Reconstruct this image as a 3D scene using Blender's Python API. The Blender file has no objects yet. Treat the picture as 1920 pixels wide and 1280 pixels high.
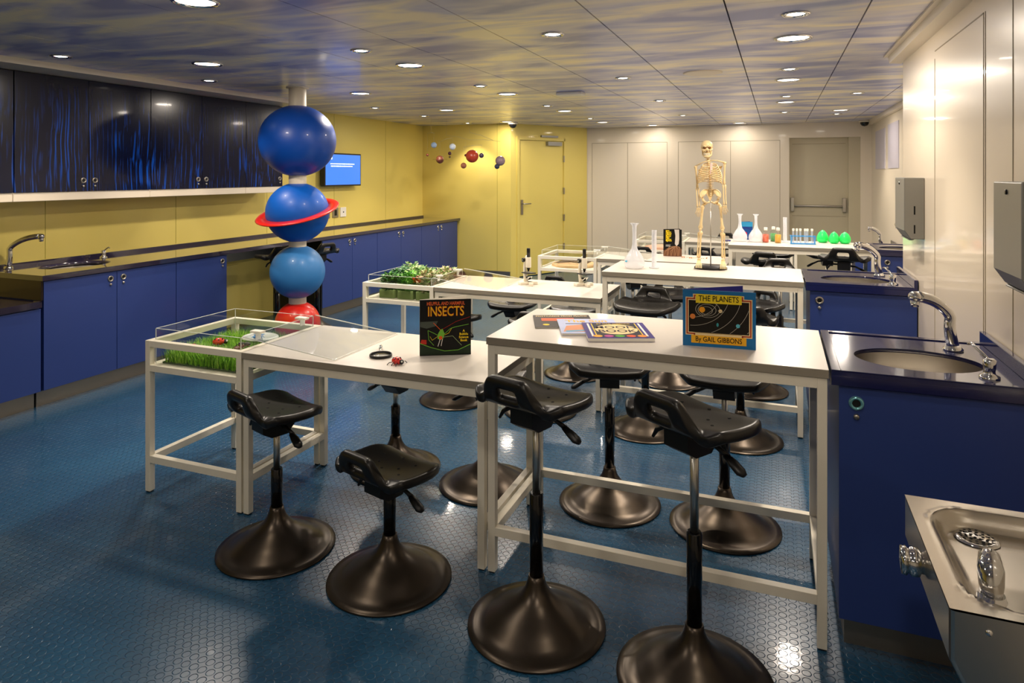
import bpy, bmesh, math, random
from mathutils import Vector, Matrix
random.seed(7)
PI = math.pi
R = math.radians
SC = bpy.context.scene
COL = SC.collection

# ---------------------------------------------------------------- camera
YAW = 0.3751
cam_d = bpy.data.cameras.new('camera')
cam = bpy.data.objects.new('camera', cam_d)
COL.objects.link(cam)
cam.location = (0, 0, 1.535)
cam.rotation_euler = (PI / 2, 0, YAW)
cam_d.sensor_width = 36
cam_d.lens = 1264.0 / 1920 * 36
cam_d.shift_y = -(640 - 326) / 1920
cam_d.clip_start = 0.05
cam_d.clip_end = 60
SC.camera = cam

# ---------------------------------------------------------------- world, exposure
w = bpy.data.worlds.new('world')
SC.world = w
w.use_nodes = True
w.node_tree.nodes['Background'].inputs[0].default_value = (0.02, 0.02, 0.025, 1)
w.node_tree.nodes['Background'].inputs[1].default_value = 0.3
SC.view_settings.view_transform = 'Standard'
SC.view_settings.look = 'None'
SC.view_settings.gamma = 1
SC.view_settings.use_curve_mapping = False
SC.view_settings.exposure = 0.88
cy = SC.cycles
cy.use_denoising = True
cy.max_bounces = 10
cy.diffuse_bounces = 5
cy.glossy_bounces = 5
cy.transmission_bounces = 8
cy.transparent_max_bounces = 24
cy.sample_clamp_indirect = 6
cy.sample_clamp_direct = 30
cy.caustics_reflective = False
cy.caustics_refractive = False

# ---------------------------------------------------------------- room numbers
XL, XR, XR2, YJ = -5.11, 0.72, 1.23, 4.75        # left wall, near right wall, far right wall, jog
YB, YF = 10.65, -2.6                             # back wall, wall behind the camera
ZC = 2.277
COUNTER = 0.87
HI, LO = 0.908, 0.732
T = 0.59

# downlights: positions on the ceiling and strengths (W)
SPOTS = [(-4.2, 2.91), (-4.2, 4.1), (-4.2, 6.47), (-4.2, 7.6), (-4.2, 8.9),
         (-2.33, 3.44), (-2.33, 5.19), (-2.33, 6.96), (-2.33, 8.77),
         (-1.11, 3.41), (-1.11, 5.16), (-1.11, 6.9), (-1.11, 8.72),
         (0.08, 3.39), (0.08, 5.15), (0.08, 6.94), (0.08, 8.72),
         (0.68, 6.9), (0.68, 9.19),
         (-2.33, 1.67), (0.08, 1.62)]
DISCS = [(-3.57, 3.47), (-3.57, 5.26), (-3.57, 7.0), (-3.57, 8.87),
         (-2.33, 4.02), (-2.33, 5.8), (-2.33, 7.61), (-2.33, 9.46),
         (0.08, 3.98), (0.08, 5.73), (0.08, 7.5),
         (-1.76, 10.3), (-0.51, 10.3), (0.68, 8.67), (-2.33, 2.2), (-2.33, 0.45), (0.08, 0.45), (-1.11, -1.3)]  # last three are out of view, added as front fill
SPOT_W, DISC_W = 27.0, 11.0
WARM = (1.0, 0.86, 0.68)
WARM2 = (1.0, 0.88, 0.74)


# ---------------------------------------------------------------- materials
def lin(c):
    return tuple(((x / 255) / 12.92 if x / 255 <= 0.04045 else ((x / 255 + 0.055) / 1.055) ** 2.4) for x in c) + (1,)


MATS = {}


def mat(name, rgb=(200, 200, 200), rough=0.5, metal=0.0, coat=0.0, spec=0.5, emit=None, estr=0, alpha=1.0, trans=0.0, ior=1.45):
    if name in MATS:
        return MATS[name]
    m = bpy.data.materials.new(name)
    m.use_nodes = True
    b = m.node_tree.nodes['Principled BSDF']
    b.inputs['Base Color'].default_value = lin(rgb)
    b.inputs['Roughness'].default_value = rough
    b.inputs['Metallic'].default_value = metal
    b.inputs['Coat Weight'].default_value = coat
    b.inputs['Coat Roughness'].default_value = 0.06
    b.inputs['Specular IOR Level'].default_value = spec
    b.inputs['Transmission Weight'].default_value = trans
    b.inputs['IOR'].default_value = ior
    if emit:
        b.inputs['Emission Color'].default_value = lin(emit)
        b.inputs['Emission Strength'].default_value = estr
        m.cycles.emission_sampling = 'NONE'
    b.inputs['Alpha'].default_value = alpha
    MATS[name] = m
    return m


def N(m, kind, **kw):
    n = m.node_tree.nodes.new(kind)
    for k, v in kw.items():
        if k.startswith('i_'):
            n.inputs[k[2:].replace('_', ' ')].default_value = v
        else:
            setattr(n, k, v)
    return n


def L(m, a, ao, b, bi):
    m.node_tree.links.new(a.outputs[ao], b.inputs[bi])


def bsdf(m):
    return m.node_tree.nodes['Principled BSDF']


def noise_bump(m, scale=200, strength=0.05, dist=0.001, var=0.0):
    tc = N(m, 'ShaderNodeTexCoord')
    nz = N(m, 'ShaderNodeTexNoise')
    nz.inputs['Scale'].default_value = scale
    L(m, tc, 'Object', nz, 'Vector')
    bp = N(m, 'ShaderNodeBump')
    bp.inputs['Strength'].default_value = strength
    bp.inputs['Distance'].default_value = dist
    L(m, nz, 'Fac', bp, 'Height')
    L(m, bp, 'Normal', bsdf(m), 'Normal')
    return m


M_CREAM = mat('cream_wall', (228, 217, 198), 0.35, coat=0.1)
M_GLOSSWALL = mat('gloss_cream_laminate', (236, 222, 200), 0.3, coat=0.6)
M_SEAM = mat('panel_seam', (150, 138, 112), 0.6)
M_YELLOW = mat('yellow_laminate', (228, 208, 112), 0.38, coat=0.25)
M_YSEAM = mat('yellow_seam', (165, 150, 50), 0.6)
M_WHITE = noise_bump(mat('white_powder_coat', (236, 229, 212), 0.42), 900, 0.05, 0.0003)
M_TOP = mat('white_table_laminate', (218, 211, 202), 0.32, coat=0.15)
M_EDGE = mat('grey_table_edge', (146, 138, 124), 0.5)
M_BLUE = noise_bump(mat('blue_cabinet_laminate', (42, 62, 126), 0.42, coat=0.1), 700, 0.03, 0.0003)
M_DARKGAP = mat('dark_gap', (12, 12, 18), 0.8)
M_NAVY = mat('navy_gloss_worktop', (26, 30, 74), 0.12, coat=0.6)
M_PLUM = mat('plum_gloss_worktop', (44, 38, 56), 0.07, coat=1.0)
M_STEEL = mat('brushed_steel', (178, 172, 162), 0.3, 1.0)
M_KICK = mat('steel_plinth', (150, 142, 130), 0.38, 0.9)
M_CHROME = mat('chrome', (215, 215, 215), 0.07, 1.0)
M_GREYBOX = mat('grey_dispenser_metal', (150, 150, 146), 0.4, 0.75)
M_BRONZE = mat('bronze_black_metal', (74, 66, 58), 0.32, 0.85)
M_BLACKM = mat('black_metal_tube', (14, 13, 14), 0.18, 0.3, coat=0.4)
M_PU = noise_bump(mat('black_polyurethane', (23, 21, 19), 0.32), 260, 0.12, 0.0006)
M_HOLE = mat('hole_black', (3, 3, 3), 0.9)
M_BLACKP = mat('black_plastic', (18, 18, 19), 0.4)
M_RODM = mat('silver_rod', (205, 202, 194), 0.32, 1.0)
M_BONE = noise_bump(mat('bone_plastic', (236, 210, 158), 0.42), 90, 0.2, 0.002)
M_BONED = mat('bone_recess', (120, 74, 30), 0.8)
M_LAMP = mat('lamp_lens', (255, 255, 250), 0.4, emit=(255, 244, 226), estr=9)
M_LAMP2 = mat('frosted_lamp', (255, 255, 250), 0.4, emit=(255, 240, 222), estr=4.5)
M_PAPER = mat('paper', (236, 232, 222), 0.7)
M_ACEDGE = mat('acrylic_edge', (235, 238, 232), 0.25, emit=(235, 240, 232), estr=0.0)  # whitish colour paints in the bright highlight of acrylic edges
M_REDGLOSS = mat('red_paint', (212, 36, 22), 0.3, coat=0.2)
M_BALL1 = mat('deep_blue_paint', (0, 62, 150), 0.42, coat=0.08)
M_BALL2 = mat('mid_blue_paint', (0, 84, 180), 0.44, coat=0.06)
M_BALL3 = mat('pale_blue_paint', (58, 128, 194), 0.4, coat=0.1)
M_COLUMN = mat('column_cream', (226, 214, 190), 0.4)


def acrylic(name, tint=(0.97, 0.98, 0.97), refl=1.0, base=0.03):
    m = bpy.data.materials.new(name)
    m.use_nodes = True
    nt = m.node_tree
    nt.nodes.remove(nt.nodes['Principled BSDF'])
    out = nt.nodes['Material Output']
    tr = N(m, 'ShaderNodeBsdfTransparent')
    tr.inputs[0].default_value = tint + (1,)
    gl = N(m, 'ShaderNodeBsdfGlossy')
    gl.inputs['Roughness'].default_value = 0.03
    fr = N(m, 'ShaderNodeLayerWeight')
    fr.inputs[0].default_value = 0.5
    pw = N(m, 'ShaderNodeMath', operation='POWER')
    pw.inputs[1].default_value = 4.0
    L(m, fr, 'Facing', pw, 0)
    mx = N(m, 'ShaderNodeMixShader')
    ad = N(m, 'ShaderNodeMath', operation='MULTIPLY_ADD')
    ad.inputs[1].default_value = refl * 0.5
    ad.inputs[2].default_value = base
    L(m, pw, 0, ad, 0)
    L(m, ad, 0, mx, 0)
    L(m, tr, 0, mx, 1)
    L(m, gl, 0, mx, 2)
    L(m, mx, 0, out, 'Surface')
    return m


M_ACRYL = acrylic('clear_acrylic', refl=0.8)
M_GLASS = acrylic('clear_glass', refl=1.0, base=0.05)


def milky(name, rgb, k):
    m = bpy.data.materials.new(name)
    m.use_nodes = True
    b = bsdf(m)
    b.inputs['Base Color'].default_value = lin(rgb)
    b.inputs['Roughness'].default_value = 0.12
    tr = N(m, 'ShaderNodeBsdfTransparent')
    mx = N(m, 'ShaderNodeMixShader')
    mx.inputs[0].default_value = k
    L(m, tr, 0, mx, 1)
    L(m, b, 0, mx, 2)
    L(m, mx, 0, m.node_tree.nodes['Material Output'], 'Surface')
    return m


M_MILK = milky('milky_flask_plastic', (240, 243, 250), 0.62)
M_TUBE = milky('test_tube_plastic', (225, 232, 240), 0.4)
M_GREENPL = mat('green_plastic', (40, 232, 110), 0.3)
bsdf(M_GREENPL).inputs['Subsurface Weight'].default_value = 0.3


def make_floor():
    m = mat('blue_studded_rubber', (34, 84, 124), 0.27, coat=0.3)
    b = bsdf(m)
    tc = N(m, 'ShaderNodeTexCoord')
    mp = N(m, 'ShaderNodeMapping')
    P = 0.0335
    mp.inputs['Scale'].default_value = (1 / P, 1 / P, 1 / P)
    L(m, tc, 'Object', mp, 'Vector')
    fr = N(m, 'ShaderNodeVectorMath', operation='FRACTION')
    L(m, mp, 0, fr, 0)
    sb = N(m, 'ShaderNodeVectorMath', operation='SUBTRACT')
    sb.inputs[1].default_value = (0.5, 0.5, 0)
    L(m, fr, 0, sb, 0)
    ml = N(m, 'ShaderNodeVectorMath', operation='MULTIPLY')
    ml.inputs[1].default_value = (1, 1, 0)
    L(m, sb, 0, ml, 0)
    ln = N(m, 'ShaderNodeVectorMath', operation='LENGTH')
    L(m, ml, 0, ln, 0)
    rp = N(m, 'ShaderNodeMapRange')
    rp.interpolation_type = 'SMOOTHSTEP'
    rp.inputs['From Min'].default_value = 0.44
    rp.inputs['From Max'].default_value = 0.35
    L(m, ln, 'Value', rp, 'Value')
    nz = N(m, 'ShaderNodeTexNoise')
    nz.inputs['Scale'].default_value = 40
    L(m, tc, 'Object', nz, 'Vector')
    ad = N(m, 'ShaderNodeMath', operation='MULTIPLY_ADD')
    ad.inputs[1].default_value = 0.12
    L(m, nz, 'Fac', ad, 0)
    L(m, rp, 0, ad, 2)
    bp = N(m, 'ShaderNodeBump')
    bp.inputs['Strength'].default_value = 0.75
    bp.inputs['Distance'].default_value = 0.0022
    L(m, ad, 0, bp, 'Height')
    L(m, bp, 0, b, 'Normal')
    L(m, bp, 0, b, 'Coat Normal')
    n2 = N(m, 'ShaderNodeTexNoise')
    n2.inputs['Scale'].default_value = 1.3
    n2.inputs['Detail'].default_value = 6
    L(m, tc, 'Object', n2, 'Vector')
    cr = N(m, 'ShaderNodeValToRGB')
    cr.color_ramp.elements[0].position = 0.35
    cr.color_ramp.elements[0].color = lin((28, 64, 94))
    cr.color_ramp.elements[1].position = 0.7
    cr.color_ramp.elements[1].color = lin((38, 84, 116))
    L(m, n2, 'Fac', cr, 'Fac')
    L(m, cr, 0, b, 'Base Color')
    return m


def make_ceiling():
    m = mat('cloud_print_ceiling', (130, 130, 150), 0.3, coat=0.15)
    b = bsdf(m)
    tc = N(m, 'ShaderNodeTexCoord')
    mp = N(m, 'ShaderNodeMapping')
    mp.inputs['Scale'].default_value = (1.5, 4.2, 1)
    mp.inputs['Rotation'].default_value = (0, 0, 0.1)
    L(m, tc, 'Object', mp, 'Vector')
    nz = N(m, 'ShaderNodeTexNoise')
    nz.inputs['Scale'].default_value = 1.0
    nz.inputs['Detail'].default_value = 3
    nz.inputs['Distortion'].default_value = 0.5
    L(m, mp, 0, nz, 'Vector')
    cr = N(m, 'ShaderNodeValToRGB')  # cloud print colours lightened to stand in for missing bounce light
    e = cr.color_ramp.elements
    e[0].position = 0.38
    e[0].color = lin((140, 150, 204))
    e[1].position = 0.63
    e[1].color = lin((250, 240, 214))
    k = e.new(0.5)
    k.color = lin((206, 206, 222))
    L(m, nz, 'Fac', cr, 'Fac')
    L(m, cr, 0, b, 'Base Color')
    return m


def make_grass_print():
    m = mat('blue_grass_print', (10, 18, 50), 0.2, coat=0.12, spec=0.3)
    b = bsdf(m)
    tc = N(m, 'ShaderNodeTexCoord')
    mp = N(m, 'ShaderNodeMapping')
    mp.inputs['Scale'].default_value = (1, 60, 1.1)
    L(m, tc, 'Object', mp, 'Vector')
    w0 = N(m, 'ShaderNodeTexNoise')
    w0.inputs['Scale'].default_value = 1.7
    L(m, tc, 'Object', w0, 'Vector')
    wm = N(m, 'ShaderNodeVectorMath', operation='SCALE')
    wm.inputs['Scale'].default_value = 4.0
    L(m, w0, 'Color', wm, 0)
    wa = N(m, 'ShaderNodeVectorMath', operation='ADD')
    L(m, mp, 0, wa, 0)
    L(m, wm, 0, wa, 1)
    nz = N(m, 'ShaderNodeTexNoise')
    nz.inputs['Scale'].default_value = 1.0
    nz.inputs['Detail'].default_value = 2
    L(m, wa, 0, nz, 'Vector')
    r1 = N(m, 'ShaderNodeMapRange')
    r1.inputs['From Min'].default_value = 0.54
    r1.inputs['From Max'].default_value = 0.70
    L(m, nz, 'Fac', r1, 'Value')
    # clumps along the row, fading upward
    n2 = N(m, 'ShaderNodeTexNoise')
    n2.inputs['Scale'].default_value = 1.15
    mp2 = N(m, 'ShaderNodeMapping')
    mp2.inputs['Scale'].default_value = (1, 1.6, 0.5)
    mp2.inputs['Location'].default_value = (0, 0.4, 0)
    L(m, tc, 'Object', mp2, 'Vector')
    L(m, mp2, 0, n2, 'Vector')
    r2 = N(m, 'ShaderNodeMapRange')
    r2.inputs['From Min'].default_value = 0.44
    r2.inputs['From Max'].default_value = 0.64
    L(m, n2, 'Fac', r2, 'Value')
    sx = N(m, 'ShaderNodeSeparateXYZ')
    L(m, tc, 'Object', sx, 0)
    r3 = N(m, 'ShaderNodeMapRange')
    r3.inputs['From Min'].default_value = 2.18
    r3.inputs['From Max'].default_value = 1.75
    L(m, sx, 'Z', r3, 'Value')
    a = N(m, 'ShaderNodeMath', operation='MULTIPLY')
    L(m, r1, 0, a, 0)
    L(m, r2, 0, a, 1)
    c = N(m, 'ShaderNodeMath', operation='MULTIPLY')
    L(m, a, 0, c, 0)
    L(m, r3, 0, c, 1)
    mx = N(m, 'ShaderNodeMix', data_type='RGBA')
    mx.inputs['A'].default_value = lin((9, 14, 40))
    mx.inputs['B'].default_value = lin((14, 80, 190))
    L(m, c, 0, mx, 'Factor')
    L(m, mx, 'Result', b, 'Base Color')
    return m


M_FLOOR = make_floor()
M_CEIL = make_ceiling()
M_PRINT = make_grass_print()


# ---------------------------------------------------------------- mesh helpers
class MB:
    def __init__(s):
        s.bm = bmesh.new()
        s.mats = []
        s.cur = 0

    def m(s, material):
        if material not in s.mats:
            s.mats.append(material)
        s.cur = s.mats.index(material)
        return s

    def _f(s, vs, smooth=False):
        try:
            f = s.bm.faces.new(vs)
        except ValueError:
            return None
        f.material_index = s.cur
        f.smooth = smooth
        return f

    def box(s, x0, x1, y0, y1, z0, z1):
        c = [(x0, y0, z0), (x1, y0, z0), (x1, y1, z0), (x0, y1, z0), (x0, y0, z1), (x1, y0, z1), (x1, y1, z1), (x0, y1, z1)]
        v = [s.bm.verts.new(p) for p in c]
        for q in ((0, 3, 2, 1), (4, 5, 6, 7), (0, 1, 5, 4), (1, 2, 6, 5), (2, 3, 7, 6), (3, 0, 4, 7)):
            s._f([v[i] for i in q])
        return s

    def obox(s, c, ax, ay, az):
        """box about centre c with half-axis vectors"""
        c, ax, ay, az = map(Vector, (c, ax, ay, az))
        v = [s.bm.verts.new(c + ax * i + ay * j + az * k) for k in (-1, 1) for (i, j) in ((-1, -1), (1, -1), (1, 1), (-1, 1))]
        for q in ((0, 3, 2, 1), (4, 5, 6, 7), (0, 1, 5, 4), (1, 2, 6, 5), (2, 3, 7, 6), (3, 0, 4, 7)):
            s._f([v[i] for i in q])
        return s

    def prism(s, pts, axis, a0, a1):
        """extrude a 2-D polygon along an axis; pts are (p,q) in the other two axes in xyz order"""
        def P(p, q, a):
            return {'x': (a, p, q), 'y': (p, a, q), 'z': (p, q, a)}[axis]
        A = [s.bm.verts.new(P(p, q, a0)) for p, q in pts]
        B = [s.bm.verts.new(P(p, q, a1)) for p, q in pts]
        n = len(pts)
        s._f(A[::-1])
        s._f(B)
        for i in range(n):
            s._f([A[i], A[(i + 1) % n], B[(i + 1) % n], B[i]])
        return s

    def lathe(s, prof, c=(0, 0, 0), n=32, sx=1, sy=1, smooth=True, axis='z', caps=True):
        c = Vector(c)
        rings = []
        for r, z in prof:
            ring = []
            for i in range(n):
                a = 2 * PI * i / n
                p = Vector((r * sx * math.cos(a), r * sy * math.sin(a), z))
                if axis == 'x':
                    p = Vector((p.z, p.x, p.y))
                elif axis == 'y':
                    p = Vector((p.x, p.z, p.y))
                ring.append(s.bm.verts.new(c + p))
            rings.append(ring)
        for a, b in zip(rings, rings[1:]):
            for i in range(n):
                s._f([a[i], a[(i + 1) % n], b[(i + 1) % n], b[i]], smooth)
        if caps:
            if prof[0][0] > 1e-6:
                s._f(rings[0][::-1])
            if prof[-1][0] > 1e-6:
                s._f(rings[-1])
        return s

    def sphere(s, c, r, n=20, sc=(1, 1, 1), rot=None):
        c = Vector(c)
        k = max(6, n // 2)
        rings = []
        def T_(p):
            p = Vector((p[0] * sc[0], p[1] * sc[1], p[2] * sc[2]))
            if rot is not None:
                p = rot @ p
            return c + p
        top = s.bm.verts.new(T_((0, 0, r)))
        bot = s.bm.verts.new(T_((0, 0, -r)))
        for j in range(1, k):
            t = PI * j / k
            rings.append([s.bm.verts.new(T_((r * math.sin(t) * math.cos(2 * PI * i / n), r * math.sin(t) * math.sin(2 * PI * i / n), r * math.cos(t)))) for i in range(n)])
        for i in range(n):
            s._f([top, rings[0][i], rings[0][(i + 1) % n]], True)
            s._f([bot, rings[-1][(i + 1) % n], rings[-1][i]], True)
        for a, b in zip(rings, rings[1:]):
            for i in range(n):
                s._f([a[i], b[i], b[(i + 1) % n], a[(i + 1) % n]], True)
        return s

    def tube(s, pts, r, n=10, sq=1.0):
        """round tube through points; r a number or a list"""
        pts = [Vector(p) for p in pts]
        rs = r if isinstance(r, (list, tuple)) else [r] * len(pts)
        rings = []
        up = None
        for i, p in enumerate(pts):
            d = (pts[min(i + 1, len(pts) - 1)] - pts[max(i - 1, 0)]).normalized()
            if up is None:
                up = Vector((0, 0, 1)) if abs(d.z) < 0.9 else Vector((0, 1, 0))
            a = d.cross(up).normalized()
            b = a.cross(d).normalized()
            up = b
            rings.append([s.bm.verts.new(p + (a * math.cos(2 * PI * k / n) + b * math.sin(2 * PI * k / n) * sq) * rs[i]) for k in range(n)])
        for a, b in zip(rings, rings[1:]):
            for i in range(n):
                s._f([a[i], a[(i + 1) % n], b[(i + 1) % n], b[i]], True)
        s._f(rings[0][::-1], True)
        s._f(rings[-1], True)
        return s

    def plate_hole(s, x0, x1, y0, y1, z0, z1, cx, cy, rx, ry, n=56):
        an = [2 * PI * i / n for i in range(n)] + [math.atan2(y - cy, x - cx) % (2 * PI) for x in (x0, x1) for y in (y0, y1)]
        an = sorted(set(round(a, 5) for a in an))
        def edge(a):
            dx, dy = math.cos(a), math.sin(a)
            t = min(((x1 - cx) / dx if dx > 1e-9 else (x0 - cx) / dx if dx < -1e-9 else 1e9), ((y1 - cy) / dy if dy > 1e-9 else (y0 - cy) / dy if dy < -1e-9 else 1e9))
            return cx + dx * t, cy + dy * t
        ring = []
        for a in an:
            ex, ey = edge(a)
            hx, hy = cx + rx * math.cos(a), cy + ry * math.sin(a)
            ring.append([s.bm.verts.new(p) for p in ((ex, ey, z0), (ex, ey, z1), (hx, hy, z1), (hx, hy, z0))])
        for a, b in zip(ring, ring[1:] + ring[:1]):
            for k in range(4):
                s._f([a[k], b[k], b[(k + 1) % 4], a[(k + 1) % 4]], k == 2)
        return s

    def add_text(s, body, size, mtx, extrude=0.0004, align='CENTER', xs=1.0, bold=0.0):
        cu = bpy.data.curves.new('txt', 'FONT')
        cu.body = body
        cu.size = size
        cu.align_x = align
        cu.align_y = 'CENTER'
        cu.extrude = extrude
        cu.offset = bold
        cu.resolution_u = 3
        ob = bpy.data.objects.new('txt', cu)
        me = bpy.data.meshes.new_from_object(ob)
        n0 = len(s.bm.verts)
        off = len(s.bm.verts)
        vs = [s.bm.verts.new(mtx @ Vector((v.co.x * xs, v.co.y, v.co.z))) for v in me.vertices]
        for p in me.polygons:
            s._f([vs[i] for i in p.vertices])
        bpy.data.objects.remove(ob)
        bpy.data.curves.remove(cu)
        bpy.data.meshes.remove(me)
        return s

    def build(s, name, parent=None, bevel=0.0, subsurf=0, loc=None, material=None):
        me = bpy.data.meshes.new(name)
        bmesh.ops.recalc_face_normals(s.bm, faces=s.bm.faces)
        s.bm.to_mesh(me)
        s.bm.free()
        for m_ in s.mats:
            me.materials.append(m_)
        o = bpy.data.objects.new(name, me)
        COL.objects.link(o)
        if parent is not None:
            o.parent = parent
        if loc:
            o.location = loc
        if bevel:
            b = o.modifiers.new('bevel', 'BEVEL')
            b.width = bevel
            b.segments = 2
            b.limit_method = 'ANGLE'
            b.angle_limit = R(40)
        if subsurf:
            b = o.modifiers.new('sub', 'SUBSURF')
            b.levels = b.render_levels = subsurf
        return o


def tag(o, label=None, cat=None, group=None, kind=None):
    if label:
        o['label'] = label
    if cat:
        o['category'] = cat
    if group:
        o['group'] = group
    if kind:
        o['kind'] = kind
    return o


def thing(name, label, cat, loc=(0, 0, 0), rz=0.0, group=None):
    o = bpy.data.objects.new(name, None)
    o.empty_display_size = 0.1
    COL.objects.link(o)
    o.location = loc
    o.rotation_euler = (0, 0, rz)
    return tag(o, label, cat, group)


def struct(mb, name, **kw):
    return tag(mb.build(name, **kw), kind='structure')


# ================================================================ THE SETTING
b = MB().m(M_FLOOR)
b.box(XL - 0.2, XR2 + 0.2, YF - 0.1, YB + 0.2, -0.1, 0)
struct(b, 'floor')

# ceiling: panels with open seams
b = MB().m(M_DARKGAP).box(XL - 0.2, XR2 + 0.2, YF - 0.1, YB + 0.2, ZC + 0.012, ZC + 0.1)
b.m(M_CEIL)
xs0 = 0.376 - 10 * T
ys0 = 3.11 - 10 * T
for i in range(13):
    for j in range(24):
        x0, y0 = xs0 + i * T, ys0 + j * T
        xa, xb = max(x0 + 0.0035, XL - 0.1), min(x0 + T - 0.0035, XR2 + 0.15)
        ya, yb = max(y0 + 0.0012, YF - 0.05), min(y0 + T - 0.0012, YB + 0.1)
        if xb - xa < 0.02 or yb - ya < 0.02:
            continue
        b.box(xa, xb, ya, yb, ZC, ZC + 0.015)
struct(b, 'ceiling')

b = MB().m(M_YELLOW).box(XL - 0.12, XL, YF, 9.3, 0, ZC + 0.02)
b.m(M_YSEAM)
for y in (3.42, 4.6, 5.78, 6.96, 8.14):
    b.box(XL, XL + 0.0015, y, y + 0.004, 0.9, ZC)
struct(b, 'wall_left')
b = MB().m(M_YELLOW).box(XL - 0.1, -3.64, 9.2, 9.32, 0, ZC + 0.02)
b.m(M_YSEAM).box(-3.86, -3.856, 9.1985, 9.2, 0, ZC)
struct(b, 'wall_back_left')

# diagonal yellow wall with its door
A = Vector((-3.645, 9.2, 0))
B_ = Vector((-2.89, 10.62, 0))
dv = (B_ - A).normalized()
nv = Vector((dv.y, -dv.x, 0))     # faces the room
if nv.dot(Vector((0, 0, 0)) - A) < 0:
    nv = -nv
Lw = (B_ - A).length


def wp(t, off, z):
    return A + dv * t + nv * off + Vector((0, 0, z))


def wbox(mb, t0, t1, o0, o1, z0, z1):
    c = (wp(t0, o0, z0) + wp(t1, o1, z1)) / 2
    return mb.obox(c, dv * abs(t1 - t0) / 2, nv * abs(o1 - o0) / 2, Vector((0, 0, abs(z1 - z0) / 2)))


b = MB().m(M_YELLOW)
D0, D1, DH = 0.12, 1.14, 2.09
wbox(b, -0.0, D0, -0.12, 0, 0, ZC + 0.01)
wbox(b, D1, Lw + 0.02, -0.12, 0, 0, ZC + 0.01)
wbox(b, D0, D1, -0.12, 0, DH, ZC + 0.01)
struct(b, 'wall_back_diagonal')
door1 = bpy.data.objects.new('door_1', None)
COL.objects.link(door1)
tag(door1, kind='structure')
b = MB().m(M_YELLOW)
wbox(b, D0 + 0.05, D1 - 0.05, -0.05, -0.008, 0.01, DH - 0.05)
b.build('door_leaf', door1, bevel=0.002)
b = MB().m(M_YELLOW)
for t0, t1, z0, z1 in ((D0, D0 + 0.045, 0, DH), (D1 - 0.045, D1, 0, DH), (D0, D1, DH - 0.045, DH)):
    wbox(b, t0, t1, -0.05, 0.012, z0, z1)
b.m(M_DARKGAP)
wbox(b, D0 + 0.044, D1 - 0.044, -0.06, -0.05, 0, DH - 0.03)
b.build('door_frame', door1)
b = MB().m(M_STEEL)
wbox(b, D0 + 0.085, D0 + 0.125, -0.008, 0.002, 0.93, 1.15)
b.tube([wp(D0 + 0.105, 0, 1.09), wp(D0 + 0.105, 0.05, 1.09), wp(D0 + 0.24, 0.05, 1.09)], 0.009)
b.build('door_handle', door1)
for z in (0.35, 0.8, 1.22, 1.72):
    b = MB().m(M_STEEL)
    wbox(b, D1 - 0.055, D1 - 0.035, -0.008, 0.018, z, z + 0.1)
    b.build('hinge', door1)
b = MB().m(M_GREYBOX)
wbox(b, 0.6, 0.95, 0.0, 0.03, DH + 0.005, DH + 0.035)
wbox(b, 0.72, 1.02, -0.01, 0.045, DH - 0.12, DH - 0.06)
b.build('door_closer', door1)

# back wall with storage doors and an exit recess
DX0, DX1, DZ = 0.16, 1.09, 2.06
b = MB().m(M_CREAM)
b.box(-2.95, DX0, YB, YB + 0.12, 0, ZC + 0.02)
b.box(DX1, XR2 + 0.1, YB, YB + 0.12, 0, ZC + 0.02)
b.box(DX0, DX1, YB, YB + 0.12, DZ, ZC + 0.02)
b.m(M_SEAM)
for x in (-2.80, -2.22, -1.60, -1.43, -0.66, 0.03):
    b.box(x, x + 0.006, YB - 0.0015, YB, 0.02, 2.03)
for x0, x1 in ((-2.80, -1.60), (-1.43, 0.036)):
    b.box(x0, x1, YB - 0.0015, YB, 2.027, 2.033)
struct(b, 'wall_back')
door2 = bpy.data.objects.new('door_2', None)
COL.objects.link(door2)
tag(door2, kind='structure')
M_DOOR2 = mat('grey_cream_door', (196, 186, 158), 0.4)
b = MB().m(M_DOOR2).box(DX0, DX1 - 0.14, YB + 0.10, YB + 0.14, 0, DZ + 0.04)
b.m(M_SEAM).box(DX0 + 0.04, DX1 - 0.18, YB + 0.098, YB + 0.1, DZ - 0.09, DZ - 0.084)
b.box(DX0 + 0.04, DX1 - 0.18, YB + 0.098, YB + 0.1, 0.92, 0.925)
b.build('door_leaf', door2)
b = MB().m(M_DOOR2).box(DX1 - 0.15, DX1 + 0.0, YB + 0.02, YB + 0.16, 0, DZ + 0.02)
b.build('door_jamb', door2)
b = MB().m(M_STEEL).tube([(DX0 + 0.05, YB + 0.06, 1.07), (DX1 - 0.19, YB + 0.06, 1.07)], 0.013)
for x in (DX0 + 0.045, DX1 - 0.2):
    b.box(x - 0.022, x + 0.022, YB + 0.04, YB + 0.1, 0.99, 1.19)
b.build('push_bar', door2, bevel=0.003)

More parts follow.
